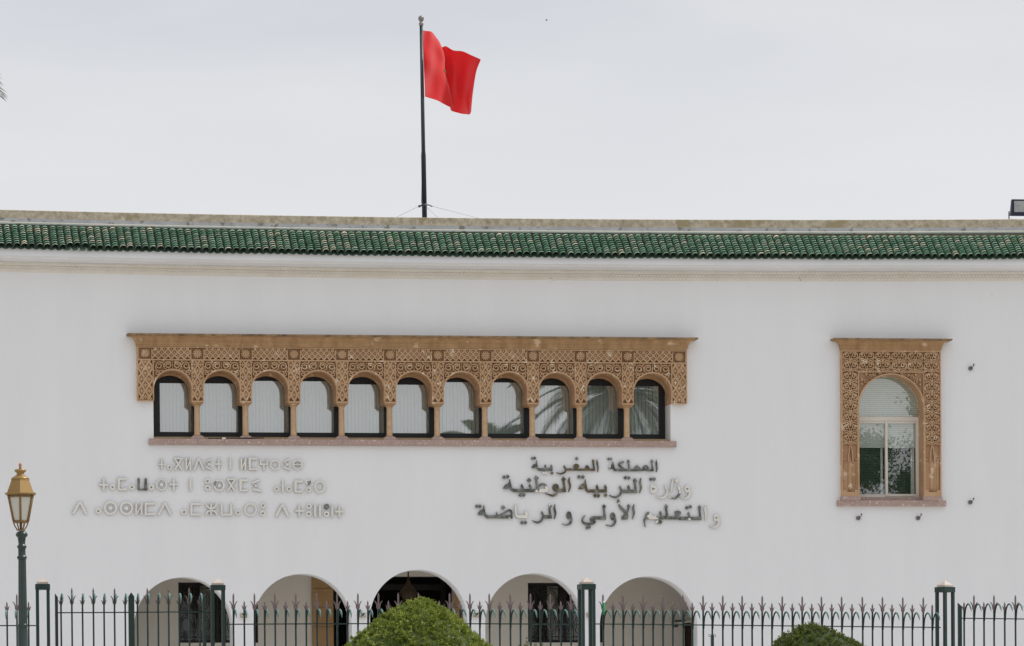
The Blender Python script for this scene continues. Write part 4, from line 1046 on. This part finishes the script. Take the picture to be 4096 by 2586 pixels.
part('stem', st, m_bark, t); part('foliage', lf, m_bush2, t, recalc=False)
# ------------------------------------------------------------------ roof top: flagpole, flood light
FY = 2.2
pt, pb = Vector(P(1684.5, 100, FY)), Vector(P(1700.5, 1000, FY))
t = thing('flagpole', 'tall dark steel flagpole with round finial on the parapet roof', 'flagpole', tuple(pb))
m = MB(); mid1 = pb.lerp(pt, .42); mid2 = pb.lerp(pt, .44)
m.tube([pb, mid1, mid2, pt], [.060, .056, .046, .037], 14); part('pole', m, m_pole, t)
m = MB(); q = pt
m.lathe([(.04, -.03), (.055, 0), (.055, .035), (.035, .055), (.03, .075), (.045, .085), (.062, .11), (.068, .145), (.062, .18), (.04, .205), (.01, .214)], tuple(q), 16); part('finial', m, m_ball, t)
cl = Vector(P(1697, 822, FY))
m = MB(); m.tube([cl+Vector((-.12, 0, -.03)), cl+Vector((-.06, 0, 0)), cl], .02, 6); m.tube([cl, cl+Vector((.10, 0, .01)), cl+Vector((.19, 0, -.025))], .014, 6); m.lathe([(.062, -.03), (.066, 0), (.062, .03)], tuple(cl), 12)
m.box(cl.x-.14, cl.x-.09, FY-.03, FY+.02, cl.z-.05, cl.z+.0); part('clamp', m, m_rust, t)
for a, e in (((1671, 828), (1585, 870)), ((1729, 826), (1912, 873)), ((1709, 832), (1752, 872))):
    A, B = Vector(P(*a, FY)), Vector(P(*e, FY)); B = A+(B-A)*1.35; m = MB(); m.tube([A, B], .0048, 5); part('guy_wire', m, m_wire, t)
m = MB(); m.tube([P(1686, 815, FY-.05), P(1688, 640, FY-.055), P(1692, 480, FY-.06), P(1684, 140, FY-.05)], .006, 5)
lp = Vector(P(1698, 822, FY-.075)); m.tube([lp+Vector((.035*math.sin(a), 0, -.045+.055*math.cos(a))) for a in [2*PI*i/14 for i in range(15)]], .005, 5, cap=False); part('halyard', m, m_rust, t)
fo = (1550, 40, .3027)
cols = [[(470, 268), (474, 490), (480, 710), (486, 930), (491, 1148)],
        [(532, 283), (560, 500), (585, 720), (595, 945), (600, 1180)],
        [(600, 305), (655, 500), (680, 720), (700, 960), (715, 1228)],
        [(672, 400), (745, 590), (760, 790), (812, 1010), (860, 1300)],
        [(722, 487), (735, 650), (745, 830), (780, 1050), (832, 1290)],
        [(765, 484), (830, 690), (840, 900), (850, 1110), (850, 1340)],
        [(870, 532), (905, 720), (915, 920), (915, 1130), (950, 1364)],
        [(990, 550), (1010, 740), (1010, 950), (1000, 1160), (1035, 1383)],
        [(1120, 603), (1110, 770), (1090, 960), (1065, 1160), (1082, 1384)],
        [(1230, 662), (1182, 790), (1150, 960), (1124, 1130), (1104, 1355)]]
yy = [.0, .17, .38, .62, .98, .94, .76, .62, .42, .24]
grid = []
for c, y in zip(cols, yy):
    col = []
    for k, (a, b) in enumerate(c):
        yo = y+.035*math.sin(k*1.7+y*9)
        col.append(Vector(P(fo[0]+a*fo[2], fo[1]+b*fo[2], FY-.05+yo)))
    grid.append(col)
def cat(p0, p1, p2, p3, t): return .5*((2*p1)+(p2-p0)*t+(2*p0-5*p1+4*p2-p3)*t*t+(3*p1-p0-3*p2+p3)*t*t*t)
def csamp(L, s):
    i = min(int(s), len(L)-2); t = s-i
    return cat(L[max(i-1, 0)], L[i], L[i+1], L[min(i+2, len(L)-1)], t)
def fl(s, t): return csamp([csamp(c, t) for c in grid], s)
fm = MB(); NS, NT = 72, 36
ix = [[fm.add([fl(9*i/NS, 4*j/NT)+Vector((0, .030*math.sin(i*.42+j*.16)+.016*math.sin(j*.30-i*.22+1), 0))]) for j in range(NT+1)] for i in range(NS+1)]
for i in range(NS):
    for j in range(NT): fm.face((ix[i][j], ix[i+1][j], ix[i+1][j+1], ix[i][j+1]), True)
flag = part('flag', fm, m_flag, None, recalc=False); tag(flag, 'red flag waving from the top of the flagpole', 'flag')
sm = MB(); cs, ct = 3.55, 2.3
pt5 = [(cs+.95*math.cos(PI/2+2*PI*k*2/5), ct-.62*math.sin(PI/2+2*PI*k*2/5)) for k in range(6)]
for k in range(5):
    prev = None
    for i in range(13):
        s = pt5[k][0]+(pt5[k+1][0]-pt5[k][0])*i/12; tt = pt5[k][1]+(pt5[k+1][1]-pt5[k][1])*i/12
        a, b = fl(s, tt-.045), fl(s, tt+.045); o = Vector((0, -.03, 0)); cur = (a+o, b+o)
        if prev: sm.quad(prev[0], cur[0], cur[1], prev[1])
        prev = cur
star = part('star', sm, m_star, flag, recalc=False)
# flood light at the right end of the parapet
fy = YR+.2; x, _, z = P(4096, 830, fy); zb = zp(x)
t = thing('floodlight', 'navy floodlight on a bracket at the right end of the parapet', 'floodlight', (x, fy, zb))
fx0 = PX(4040, 850, fy); wd = .52; ht = .40
m = MB(); n = m.add([(0, 0, 0), (wd, 0, 0), (wd, .16, .02), (0, .16, .02), (.035, .07, ht), (wd-.035, .07, ht), (wd-.05, .2, ht-.02), (.05, .2, ht-.02)])
for q in ((0, 1, 5, 4), (1, 2, 6, 5), (2, 3, 7, 6), (3, 0, 4, 7), (4, 5, 6, 7), (0, 3, 2, 1)): m.face([n+i for i in q])
fz = PZ(4040, 867, fy); cas = part('casing', m, m_blue, t, (fx0, fy-.1, fz))
m = MB(); g = lambda a, b: (a*wd+.0, -.006+.07*b, b*ht)
m.quad(g(.15, .24), g(.85, .24), g(.83, .90), g(.17, .90)); part('glass', m, m_fglass, cas, (fx0, fy-.1, fz), recalc=False)
m = MB(); m.box(fx0-.035, fx0-.02, fy-.03, fy+.02, zb+.01, fz+.12); m.box(fx0+wd+.02, fx0+wd+.035, fy-.03, fy+.02, zb+.01, fz+.12); m.box(fx0-.035, fx0+wd+.035, fy-.03, fy+.02, zb-.002, zb+.0095); part('bracket', m, m_rust, t)
# ------------------------------------------------------------------ fence
def fdep(u):
    if u < 1000: return FENCE_Y
    if u < 2350: return FENCE_Y+1.2*((u-1000)/1350)**2
    if u < 3780: return FENCE_Y+1.2+(u-2350)/1430*3.2
    return FENCE_Y+4.4+(u-3780)/320*.3
def fang(u):
    if u < 700: return math.radians(2+4*u/700)
    if u < 2350: return math.radians(6+34*(u-700)/1650)
    return math.radians(44)
def spear(tall):
    m = MB(); k = 1/286.0
    half = [(0, 0), (5, 0), (8, 8), (8, 16), (12, 27), (18, 36), (10.5, 32), (5.5, 23), (2.5, 15)] if tall else [(0, 0), (5, 0), (7.2, 5), (8, 10), (11.5, 18), (6.5, 14.5), (2.5, 10)]
    for s in (1, -1): m.prism([(s*a*k, b*k) for a, b in half], -.006, .006)
    h = (68, 57) if tall else (37, 26)
    w = 3.2*k
    n = m.add([(-w, -w, .0), (w, -w, 0), (w, w, 0), (-w, w, 0), (-w, -w, h[1]*k), (w, -w, h[1]*k), (w, w, h[1]*k), (-w, w, h[1]*k), (0, 0, h[0]*k)])
    for i in range(4): j = (i+1) % 4; m.face((n+i, n+j, n+4+j, n+4+i)); m.face((n+4+i, n+4+j, n+8))
    m.face((n+3, n+2, n+1, n)); return m.mesh('spear_head', m_spear)
def plainspear():
    m = MB(); k = 1/286.; w = 3.6*k; h = (36, 26)
    n = m.add([(-w, -w, 0), (w, -w, 0), (w, w, 0), (-w, w, 0), (-w, -w, h[1]*k), (w, -w, h[1]*k), (w, w, h[1]*k), (-w, w, h[1]*k), (0, 0, h[0]*k)])
    for i in range(4): j = (i+1) % 4; m.face((n+i, n+j, n+4+j, n+4+i)); m.face((n+4+i, n+4+j, n+8))
    return m.mesh('spear_head', m_spear)
sp_t, sp_s, sp_p = spear(True), spear(False), plainspear()
def curl_mesh():
    m = MB(); pts = [(-.010, -.26), (-.014, -.17), (-.022, -.09), (-.042, -.03), (-.070, .0), (-.098, -.018), (-.118, -.062), (-.132, -.118)]
    m.tube([(0, a, b) for a, b in pts[:5]], [.008, .010, .011, .012, .0125], 8, flat=1)
    m.tube([(0, a, b) for a, b in pts[4:]], [.0128, .0135, .0125, .003], 8, mi=1)
    return m.mesh('curl', [m_green, m_teal])
curl = curl_mesh()
barm = {}
def bar_mesh(h):
    k = round(h, 2)
    if k not in barm:
        m = MB(); m.box(-.0115, .0115, -.0115, .0115, -k, 0); barm[k] = m.mesh('picket', m_green)
    return barm[k]
def panel(name, label, cat, picks, rail_v, lb_v, curl_dz, u0, u1, tb=None, curl_rot=0, group='fence panels of the green railing'):
    um = (u0+u1)/2; y = fdep(um); t = thing(name, label, cat, (PX(um, rail_v(um), y), y, GF), group)
    # rails follow the panel line
    N = max(2, int((u1-u0)/160))
    for dz in (0, -1.35):
        m = MB()
        for i in range(N):
            a, b = u0+(u1-u0)*i/N, u0+(u1-u0)*(i+1)/N
            A, B = P(a, rail_v(a), fdep(a)), P(b, rail_v(b), fdep(b)); r = .0078
            n = m.add([(A[0], A[1]-.014, A[2]+dz-r), (A[0], A[1]+.014, A[2]+dz-r), (A[0], A[1]+.014, A[2]+dz+r), (A[0], A[1]-.014, A[2]+dz+r), (B[0], B[1]-.014, B[2]+dz-r), (B[0], B[1]+.014, B[2]+dz-r), (B[0], B[1]+.014, B[2]+dz+r), (B[0], B[1]-.014, B[2]+dz+r)])
            for k in range(4): m.face((n+k, n+(k+1) % 4, n+4+(k+1) % 4, n+4+k))
        part('rail', m, m_green, t)
    for u, kind in picks:
        p = P(u, lb_v(u), fdep(u)); h = p[2]-GF-.05
        b = put('picket', bar_mesh(h), t, p, 0)
        sh = put('spear_head', {'T': sp_t, 'S': sp_s, 'P': sp_p}[kind], b, (p[0], p[1]-.001, p[2]+.001))
        c = put('curl', curl, b, (p[0], p[1]-.010, p[2]+curl_dz))
        c.rotation_euler[2] = fang(u)+curl_rot+random.uniform(-.08, .08)
        sh.rotation_euler[1] = random.uniform(-.02, .02)
    return t
lin = lambda u0, v0, u1, v1: (lambda u: v0+(v1-v0)*(u-u0)/(u1-u0))
Z7 = lambda xs, o, s: [(o+float(x[:-1])*s, x[-1]) for x in xs.split()]
panel('iron_railing', 'green railing panel with few spears beside the lamp post', 'fence', Z7('-235T -60S 120S 290T 490S', 0, .2326), lambda u: 2503.5, lambda u: 2443, -.006, -60, 143, curl_rot=-.25)
ga = panel('gate_leaf', 'green gate leaf with spears standing left of the thick meeting stile', 'gate', Z7('1048S 1235T 1418S 1605T 1788S 1968T 2152S', 0, .2326), lin(240, 2452, 520, 2450.5), lambda u: 2419, .145, 228, 514, group='leaves of the green gate')
gb = panel('gate_leaf', 'green gate leaf with spears crossing the first arch, right of the meeting stile', 'gate', Z7('300S 472T 655S 835T 1015S 1190T 1370S', 480, .2326), lin(530, 2450.5, 820, 2448), lambda u: 2418.5, .145, 536, 815, group='leaves of the green gate')
def stile(parent, u0, u1, vt, slope, y):
    x0, x1 = PX(u0, vt, y), PX(u1, vt, y); z0 = GF+.04; za = PZ(u0, vt, y); m = MB()
    a, b = (0, -.055) if slope < 0 else ((-.055, 0) if slope > 0 else (0, 0))
    n = m.add([(x0, y-.025, z0), (x1, y-.025, z0), (x1, y+.025, z0), (x0, y+.025, z0), (x0, y-.025, za+a), (x1, y-.025, za+b), (x1, y+.025, za+b), (x0, y+.025, za+a)])
    for q in ((0, 1, 5, 4), (1, 2, 6, 5), (2, 3, 7, 6), (3, 0, 4, 7), (4, 5, 6, 7)): m.face([n+i for i in q])
    part('stile', m, m_green, parent)
stile(ga, 219.5, 231, 2375, -1, FENCE_Y); stile(ga, 513, 524, 2371.5, 1, FENCE_Y); stile(gb, 524.8, 536.5, 2371.5, -1, FENCE_Y); stile(gb, 810, 823, 2376, 1, FENCE_Y)
p7 = Z7('73T 168S 258T 346S 438T 530S 618T 710S 804T 890S 983T 1073S 1163T 1251S 1343T 1430S 1519T 1608S 1693T 1785S 1877S 1968T 2057S 2145T 2230S 2315T', 900, .4568)
p8 = Z7('236T 325S 418T 506S 596T 682S 769T 862S 949T', 1850, .4568)[1:]
panel('iron_railing', 'long green railing panel in front of the arches, partly behind the pale conical bush', 'fence', p7+p8, lambda u: 2498.5-3.0*math.sin((u-880)/1460*PI), lambda u: 2440.5-2.0*math.sin((u-880)/1460*PI)-0*u, -.004, 896, 2316)
p9 = Z7('1231T 1318S 1405T 1490S 1580T 1667S 1754T 1840S 1931T 2012S 2107T 2186S 2278T', 1850, .4568)+Z7('60S 138T 217S 299T 377S 460T 542S 621T 699S 778T 860S 940T 1022S 1108T 1187S 1268T 1345S 1432T 1508S 1596T 1668P', 2900, .4967)
panel('iron_railing', 'long green railing panel against the blank white wall, right of the fifth arch', 'fence', p9, lin(2400, 2497, 3740, 2510.5), lin(2400, 2441, 3740, 2451), -.008, 2378, 3762)
pr = panel('iron_railing', 'green railing panel at the right edge whose curls rise over the spear leaves', 'fence', Z7('1925S 2004T 2085S 2166T 2252S 2339T 2425S 2510T', 2900, .4967), lin(3840, 2474, 4096, 2477), lambda u: 2441.5, .095, 3846, 4150)
y = fdep(3840); stile(pr, 3831.5, 3846, 2413, -1, y)
def fpost(uc, w_u, v_ap, v_ct, v_cb, yaw, label, tubes=4):
    y = fdep(uc); x = PX(uc, v_ct, y); t = thing('fence_post', label, 'fence post', (x, y, GF), 'green fence posts with pyramid caps')
    s = (CAMD+y)/F; w = w_u*s/(math.cos(yaw)+math.sin(abs(yaw)))
    z = lambda v: PZ(uc, v, y)-GF
    m = MB(); m.box(-w/2, w/2, -w/2, w/2, z(v_cb), z(v_ct)); part('collar', m, m_green, t, (x, y, GF), yaw)
    q = .021; e = w/2-.006-q
    for sx in (-1, 1):
        for sy in (-1, 1):
            m = MB(); cx, cy = sx*e, sy*e; m.box(cx-q, cx+q, cy-q, cy+q, .0, z(v_cb)-.001); part('tube', m, m_green, t, (x, y, GF), yaw)
    m = MB(); c = w*.39
    m.box(-c, c, -c, c, z(v_ct)+.001, z(v_ct)+.028)
    n = m.add([(-c, -c, z(v_ct)+.029), (c, -c, z(v_ct)+.029), (c, c, z(v_ct)+.029), (-c, c, z(v_ct)+.029), (0, 0, z(v_ap))])
    for i in range(4): m.face((n+i, n+(i+1) % 4, n+4))
    part('cap', m, m_cap, t, (x, y, GF), yaw)
fpost(170.5, 64, 2309, 2338, 2360, math.radians(-6), 'green square fence post with pale pyramid cap beside the street lamp')
fpost(870.5, 61, 2313, 2342, 2362, math.radians(-2), 'green square fence post with pale pyramid cap in front of the first arch')
fpost(2345.5, 69, 2309, 2338, 2359, math.radians(8), 'green square fence post with pyramid cap between the fourth and fifth arch')
fpost(3779.5, 82, 2321, 2349.5, 2370, math.radians(30), 'green fence post with four tubes showing, turned at an angle near right edge')
# pole with two ring eyelets, green bottle stuck on the railing
y = fdep(2849)+.35; x, _, z = P(2849, 2540, y); t = thing('eyelet_post', 'short green post with two wire rings standing behind the railing', 'post', (x, y, GF))
m = MB(); m.box(-.021, .021, -.021, .021, 0, z-GF); part('shaft', m, m_green, t, (x, y, GF))
for s in (-1, 1):
    m = MB(); m.tube([(s*.038+.017*math.cos(a), 0, .017*math.sin(a)-.012) for a in [2*PI*i/14 for i in range(15)]], .0035, 5, cap=False); part('ring', m, m_rust, t, (x, y, z))
y = fdep(2415)-.03; x, _, z = P(2415.5, 2460, y); t = thing('plastic_bottle', 'narrow bright green bottle with white cap wedged on the railing', 'bottle', (x, y, z))
m = MB(); h = PZ(2415, 2412, y)-z; m.lathe([(.012, 0), (.016, .01), (.018, h*.5), (.017, h*.95), (.010, h)], (0, 0, 0), 10); part('body', m, m_bottle, t, (x, y, z))
m = MB(); m.lathe([(.010, h+.001), (.015, h+.006), (.015, h+.02), (.006, h+.026)], (0, 0, 0), 10); part('cap', m, m_white, t, (x, y, z))
# ------------------------------------------------------------------ street lamp
ly = -51.5; s_ = (CAMD+ly)/F
lx, _, lz0 = P(83, 2240, ly); t = thing('street_lamp', 'green fluted lamp post with gold lantern at left edge', 'street lamp', (lx, ly, GF-.08))
k = .4975*s_
lv = lambda y_: PZ(83, 1830+y_*.4975, ly)
tx = PX(81.8, 1950, ly)
m = MB(); m.lathe([(.004, lv(42)), (13*k*.8, lv(52)), (13*k, lv(66)), (9*k, lv(78)), (12*k, lv(84)), (10*k, lv(92))], (tx, ly, 0), 14); fin = m
part('finial', m, m_copper, t)
m = MB(); m.lathe([(12*k, lv(93)), (40*k, lv(97)), (48*k, lv(106)), (46*k, lv(114)), (30*k, lv(126)), (29*k, lv(138)), (45*k, lv(150)), (68*k, lv(164)), (74*k, lv(174)), (72*k, lv(180))][::-1], (tx, ly, 0), 20); part('chimney', m, m_lamp, t)
rt = math.radians(-90-6)
m = MB(); m.lathe([(84*k, lv(186)), (82*k, lv(181))], (tx, ly, 0), 6, smooth=False, rot=rt); m.lathe([(122*k, lv(288)), (82*k, lv(187))], (tx, ly, 0), 6, smooth=False, rot=rt)
m.lathe([(122*k, lv(306)), (140*k, lv(299)), (142*k, lv(290)), (124*k, lv(287))], (tx, ly, 0), 6, smooth=False, rot=rt); part('hood', m, m_lamp, t)
m = MB(); R0, R1 = 112*k, 66*k; zt, zb = lv(305), lv(516)
for i in range(6):
    a = rt+2*PI*i/6; m.tube([(tx+R0*math.cos(a), ly+R0*math.sin(a), zt), (tx+R1*math.cos(a), ly+R1*math.sin(a), zb)], 10*k, 6)
    a2 = rt+2*PI*(i+1)/6
    m.tube([(tx+R1*math.cos(a), ly+R1*math.sin(a), zb), (tx+R1*math.cos(a2), ly+R1*math.sin(a2), zb)], 8*k, 6)
    m.tube([(tx+R0*math.cos(a), ly+R0*math.sin(a), zt-.02), (tx+R0*math.cos(a2), ly+R0*math.sin(a2), zt-.02)], 8*k, 6)
    # cradle under the lantern
    b = rt+PI/6+2*PI*i/6
    if i % 2 == 0 or True: m.tube([(tx+R1*.9*math.cos(b), ly+R1*.9*math.sin(b), lv(526)), (tx+44*k*math.cos(b), ly+44*k*math.sin(b), lv(560)), (tx+26*k*math.cos(b), ly+26*k*math.sin(b), lv(586))], 5.5*k, 6)
m.lathe([(34*k, lv(590)), (36*k, lv(580)), (30*k, lv(578))], (tx, ly, 0), 16); m.lathe([(9*k, lv(580)), (12*k, lv(545)), (9*k, lv(522))], (tx, ly, 0), 10); m.lathe([(70*k, lv(528)), (73*k, lv(518)), (50*k, lv(516))], (tx, ly, 0), 6, smooth=False, rot=rt)
part('lantern_frame', m, m_lframe, t)
for i in range(6):
    a, a2 = rt+2*PI*i/6, rt+2*PI*(i+1)/6; f_ = .95
    m = MB(); m.quad((tx+R1*f_*math.cos(a), ly+R1*f_*math.sin(a), zb), (tx+R1*f_*math.cos(a2), ly+R1*f_*math.sin(a2), zb), (tx+R0*f_*math.cos(a2), ly+R0*f_*math.sin(a2), zt), (tx+R0*f_*math.cos(a), ly+R0*f_*math.sin(a), zt)); part('pane', m, m_lglass, t, recalc=False)
prof = [(20, 594), (36, 600), (47, 614), (49, 630), (40, 640), (33, 646), (31, 665), (27, 700), (30, 705), (38, 712), (39, 724), (32, 732), (30, 740), (30, 788), (34, 794), (40, 800), (40, 812), (33, 822)]
m = MB(); bx = PX(84.5, 2150, ly)
m.lathe([(r*k, lv(z)) for r, z in prof][::-1], (tx+.01, ly, 0), 24); part('capital', m, m_post, t)
m = MB(); m.lathe([(31*k, lv(822)), (36*k, lv(1340))][::-1], ((tx+bx)/2+.012, ly, 0), 24, flute=.10, smooth=False); part('shaft', m, m_post, t)
m = MB(); m.lathe([(36*k, lv(1338)), (43*k, lv(1346)), (43*k, lv(1358)), (38*k, lv(1364)), (38*k, lv(1380)), (40*k, lv(1390)), (42*k, lv(1700)), (60*k, lv(1712)), (60*k, lv(1760)), (75*k, lv(1780)), (75*k, GF-.08)][::-1], (bx+.008, ly, 0), 24); part('pedestal', m, m_post, t)
# ------------------------------------------------------------------ clipped bushes in front of the fence
def bush(out, y, mat_, label, seed, ls, nl, tintf, flowers=0):
    rnd = random.Random(seed)
    pts = [P(u, v, y) for u, v in out]; ap = max(pts, key=lambda p: p[2]); cx = ap[0]; zb = GF-.05
    top = ap[2]
    # right/left radius as a function of height below the apex
    Ls = sorted([(top-p[2], cx-p[0]) for p in pts if p[0] <= cx]); Rs = sorted([(top-p[2], p[0]-cx) for p in pts if p[0] >= cx])
    def rad(d, S):
        if d <= S[0][0]: return S[0][1]
        for a, b in zip(S[:-1], S[1:]):
            if d <= b[0]: return a[1]+(b[1]-a[1])*(d-a[0])/max(1e-6, b[0]-a[0])
        e = S[-1]; H = top-zb; f_ = (d-e[0])/(H-e[0])
        return e[1]*(1+.35*math.sin(min(1, f_*1.15)*PI)-.35*f_*f_)
    t = thing('clipped_bush', label, 'bush', (cx, y, zb), 'clipped bushes in front of the fence')
    m = MB(); m.tube([(cx, y, zb), (cx, y, zb+.5)], .06, 8); part('trunk', m, m_bark, t)
    core = MB(); rings = []; H = top-zb
    ds = [.02+ (H-.25)*(i/26)**1.3 for i in range(27)]
    def pos(d, a, sh):
        r = rad(d, Rs if math.cos(a) > 0 else Ls)*sh; rd = .5*(rad(d, Rs)+rad(d, Ls))*sh
        w = 1+.035*math.sin(5*a+d*7+seed)+.03*math.sin(9*a-d*13)+.02*math.sin(23*a+d*31)
        return Vector((cx+r*math.cos(a)*w, y+rd*math.sin(a)*w, top-d))
    for d in ds: rings.append(core.add([pos(d, 2*PI*i/36, .93)-Vector((0, 0, .03)) for i in range(36)]))
    for i in range(26):
        for k in range(36): core.face((rings[i]+k, rings[i]+(k+1) % 36, rings[i+1]+(k+1) % 36, rings[i+1]+k), True, 0, .10)  # dark tint puts the shade between leaf tufts into the core
    core.face([rings[0]+k for k in range(36)], True, 0, .1)
    lf = MB()
    lf.v = core.v; lf.f = core.f; lf.sm = core.sm; lf.mi = core.mi; lf.t = core.t
    dmax = H-.15
    ntuft = nl//26
    for q in range(ntuft):
        vis = rnd.random() < .86
        d = (rnd.random()**.75)*(1.05 if vis else dmax)
        a = rnd.uniform(PI, 2*PI) if rnd.random() < .82 else rnd.uniform(0, PI)
        b = pos(d, a, rnd.uniform(.89, .96)); b.z -= .025
        nrm = (b-Vector((cx, y, top-d-.35))).normalized()
        tn = rnd.random(); axis = (nrm+Vector((rnd.gauss(0, .35), rnd.gauss(0, .35), rnd.gauss(.15, .3)))).normalized(); tl = ls*rnd.uniform(.8, 1.5)
        for i in range(26):
            f_ = rnd.random(); c = b+axis*tl*(f_-.25)+Vector((rnd.gauss(0, 1), rnd.gauss(0, 1), rnd.gauss(0, 1)))*ls*.30
            L = ls*rnd.uniform(.35, .75)
            dirv = (axis*.8+Vector((rnd.gauss(0, .6), rnd.gauss(0, .6), rnd.gauss(.15, .5)))).normalized()
            wv = dirv.cross(Vector((rnd.gauss(0, 1), rnd.gauss(0, 1), rnd.gauss(0, 1)))).normalized()*L*.30
            e = dirv*L
            lf.quad(c-e*.3, c+e*.25+wv, c+e*.7, c+e*.25-wv, t=max(.01, min(1, tintf(tn, rnd))))
    fo_ = part('foliage', lf, mat_, t, recalc=False)
    if flowers:
        fm = MB()
        for i in range(flowers):
            d = rnd.uniform(.2, .6); a = rnd.uniform(PI*1.2, PI*1.8); c = pos(d, a, 1.03); fm.lathe([(.003, -.008), (.008, -.004), (.009, .003), (.003, .008)], tuple(c), 8)
        part('cone', fm, m_cap, t)
bush([(1350, 2596), (1422, 2536), (1492, 2486), (1556, 2444), (1620, 2409), (1655, 2401), (1686, 2392), (1716, 2403), (1762, 2428), (1812, 2456), (1866, 2498), (1918, 2543), (1972, 2596)], -53, m_bush, 'large light green clipped bush rising to a blunt cone before the middle arch', 3, .040, 60000, lambda c, r: .12+.55*c+.3*r.random(), 7)
bush([(3075, 2600), (3108, 2556), (3145, 2530), (3200, 2502), (3243, 2492), (3290, 2503), (3330, 2520), (3400, 2552), (3470, 2588), (3490, 2600)], -52, m_bush2, 'small dark green clipped bush in front of the blank wall railing', 11, .038, 46000, lambda c, r: .08+.5*c+.3*r.random()+(.2 if r.random() < .04 else 0))
# ------------------------------------------------------------------ palms and tree outside the frame (one frond tip shows, the rest shows in the glass)
def palm(x, y, zg, zc, label, seed, fr=46, FL=2.9, extra=None, skip=()):
    rnd = random.Random(seed); t = thing('palm_tree', label, 'palm tree', (x, y, zg), 'palm trees in front of the building')
    m = MB(); N = 14; m.tube([(x+.12*math.sin(i*.5), y, zg+(zc-zg)*i/N) for i in range(N+1)], [.26-.06*i/N+.015*(i % 2) for i in range(N+1)], 12); part('trunk', m, m_bark, t)
    cr_ = MB()
    for i in range(fr):
        az = i*2.39996+rnd.uniform(-.2, .2); el = math.radians(78-115*(i/fr)**.9)
        L = FL*rnd.uniform(.85, 1.1); p = Vector((x, y, zc)); pts = []; e = el
        for k in range(13):
            pts.append(p.copy()); p = p+Vector((math.cos(az)*math.cos(e), math.sin(az)*math.cos(e), math.sin(e)))*L/12; e -= math.radians(6.5)
        fix = extra and i == extra[0]
        if fix: pts = extra[1]
        cr_.tube(pts, [.028*(1-.8*k/(len(pts)-1)) for k in range(len(pts))], 5)
        for k in range(64):
            f_ = .12+.88*k/64; q = f_*(len(pts)-1); a = int(min(q, len(pts)-2)); c = pts[a].lerp(pts[a+1], q-a); d = (pts[a+1]-pts[a]).normalized()
            side = Vector((1, -.1, .25)).normalized() if fix else d.cross(Vector((0, 0, 1))).normalized(); up = side.cross(d)
            ll = .62*math.sin(PI*min(.97, .12+f_*.8))*rnd.uniform(.85, 1.1)
            if fix: ll = (.40-.25*f_)*rnd.uniform(.7, 1.1)
            if fix and k % 2: continue
            for s in ((1,) if fix else (1, -1)):
                v = (d*.3+side*1.0+Vector((0, 0, -.35))).normalized()*ll if fix else (d*.75+side*s*.85+up*.25+Vector((0, 0, -.25))).normalized()*ll; w = d*(.008 if fix else .014)
                cr_.quad(c-w, c+w, c+v*.6+w+Vector((0, 0, -.02)), c+v+Vector((0, 0, -.06)), t=rnd.uniform(.05, 1))
    part('crown', cr_, m_palm, t, recalc=False)
# left palm: its frond tip reaches into the picture
py = -52.0; cx_, _, cz_ = P(-560, 240, py)
ex = [Vector(P(u, v, py)) for u, v in ((-560, 240), (-470, 190), (-380, 160), (-290, 150), (-210, 165), (-150, 195), (-104, 225), (-74, 258), (-52, 288), (-37, 316), (-26, 342), (-17, 364), (-10, 382))]
palm(cx_, py, GF, cz_, 'palm tree whose frond tip reaches in at the upper left edge', 5, FL=1.55, extra=(18, ex))
palm(30.6, -36, FLOOR-.6, 15.3, 'palm tree mirrored in the right hand arcade windows', 9, 84, 3.5)
palm(27.2, -40, FLOOR-.6, 13.6, 'shorter palm tree mirrored low in the middle arcade windows', 14, 40, 2.1)
def leafy(x, y, zg, zc, rx, rz, label, seed, nl=60000):
    rnd = random.Random(seed); t = thing('tree', label, 'tree', (x, y, zg), None)
    m = MB(); m.tube([(x, y, zg), (x+.1, y, zg+(zc-zg)*.5), (x, y, zc)], [.3, .22, .12], 10)
    cl = []
    for i in range(34):
        a = rnd.uniform(0, 2*PI); e = rnd.uniform(-.9, 1.4); r = rnd.uniform(.35, 1); c = Vector((x+rx*r*math.cos(a)*math.cos(e), y+rx*r*math.sin(a)*math.cos(e), zc+rz*r*math.sin(e))); cl.append((c, rnd.uniform(.5, .85), rnd.random()))
        if i < 14: m.tube([(x, y, zc-.8), Vector((x, y, zc)).lerp(c, .5)+Vector((0, 0, -.2)), c], [.09, .05, .02], 6)
    part('trunk', m, m_bark, t); lf = MB()
    for i in range(nl):
        c, r, tn = rnd.choice(cl); p = c+Vector((rnd.gauss(0, r*.5), rnd.gauss(0, r*.5), rnd.gauss(0, r*.4))); d = Vector((rnd.gauss(0, 1), rnd.gauss(0, 1), rnd.gauss(-.3, 1))).normalized()*.075; w = d.cross(Vector((rnd.gauss(0, 1), rnd.gauss(0, 1), 1))).normalized()*.03
        lf.quad(p-d, p+w, p+d, p-w, t=min(1, .5*tn+.5*rnd.random()+.01))
    part('crown', lf, m_tree, t, recalc=False)
leafy(41.5, -38, FLOOR-.6, 11.8, 4.1, 3.9, 'broadleaf tree mirrored in the single carved window', 21)
# ------------------------------------------------------------------ bird
bp_ = Vector(P(2186, 81, 40)); m = MB()
t = thing('bird', 'tiny dark bird flying high right of the flag', 'bird', tuple(bp_))
m.lathe([(.002, -.03), (.012, -.015), (.014, 0), (.010, .015), (.002, .03)], (0, 0, 0), 8)
part('body', m, m_rust, t, tuple(bp_))
for s in (-1, 1):
    m = MB(); m.prism([(s*.008, .008), (s*.025, .016), (s*.042, -.006), (s*.022, -.006), (s*.008, -.008)], -.003, .003); part('wing', m, m_rust, t, tuple(bp_))
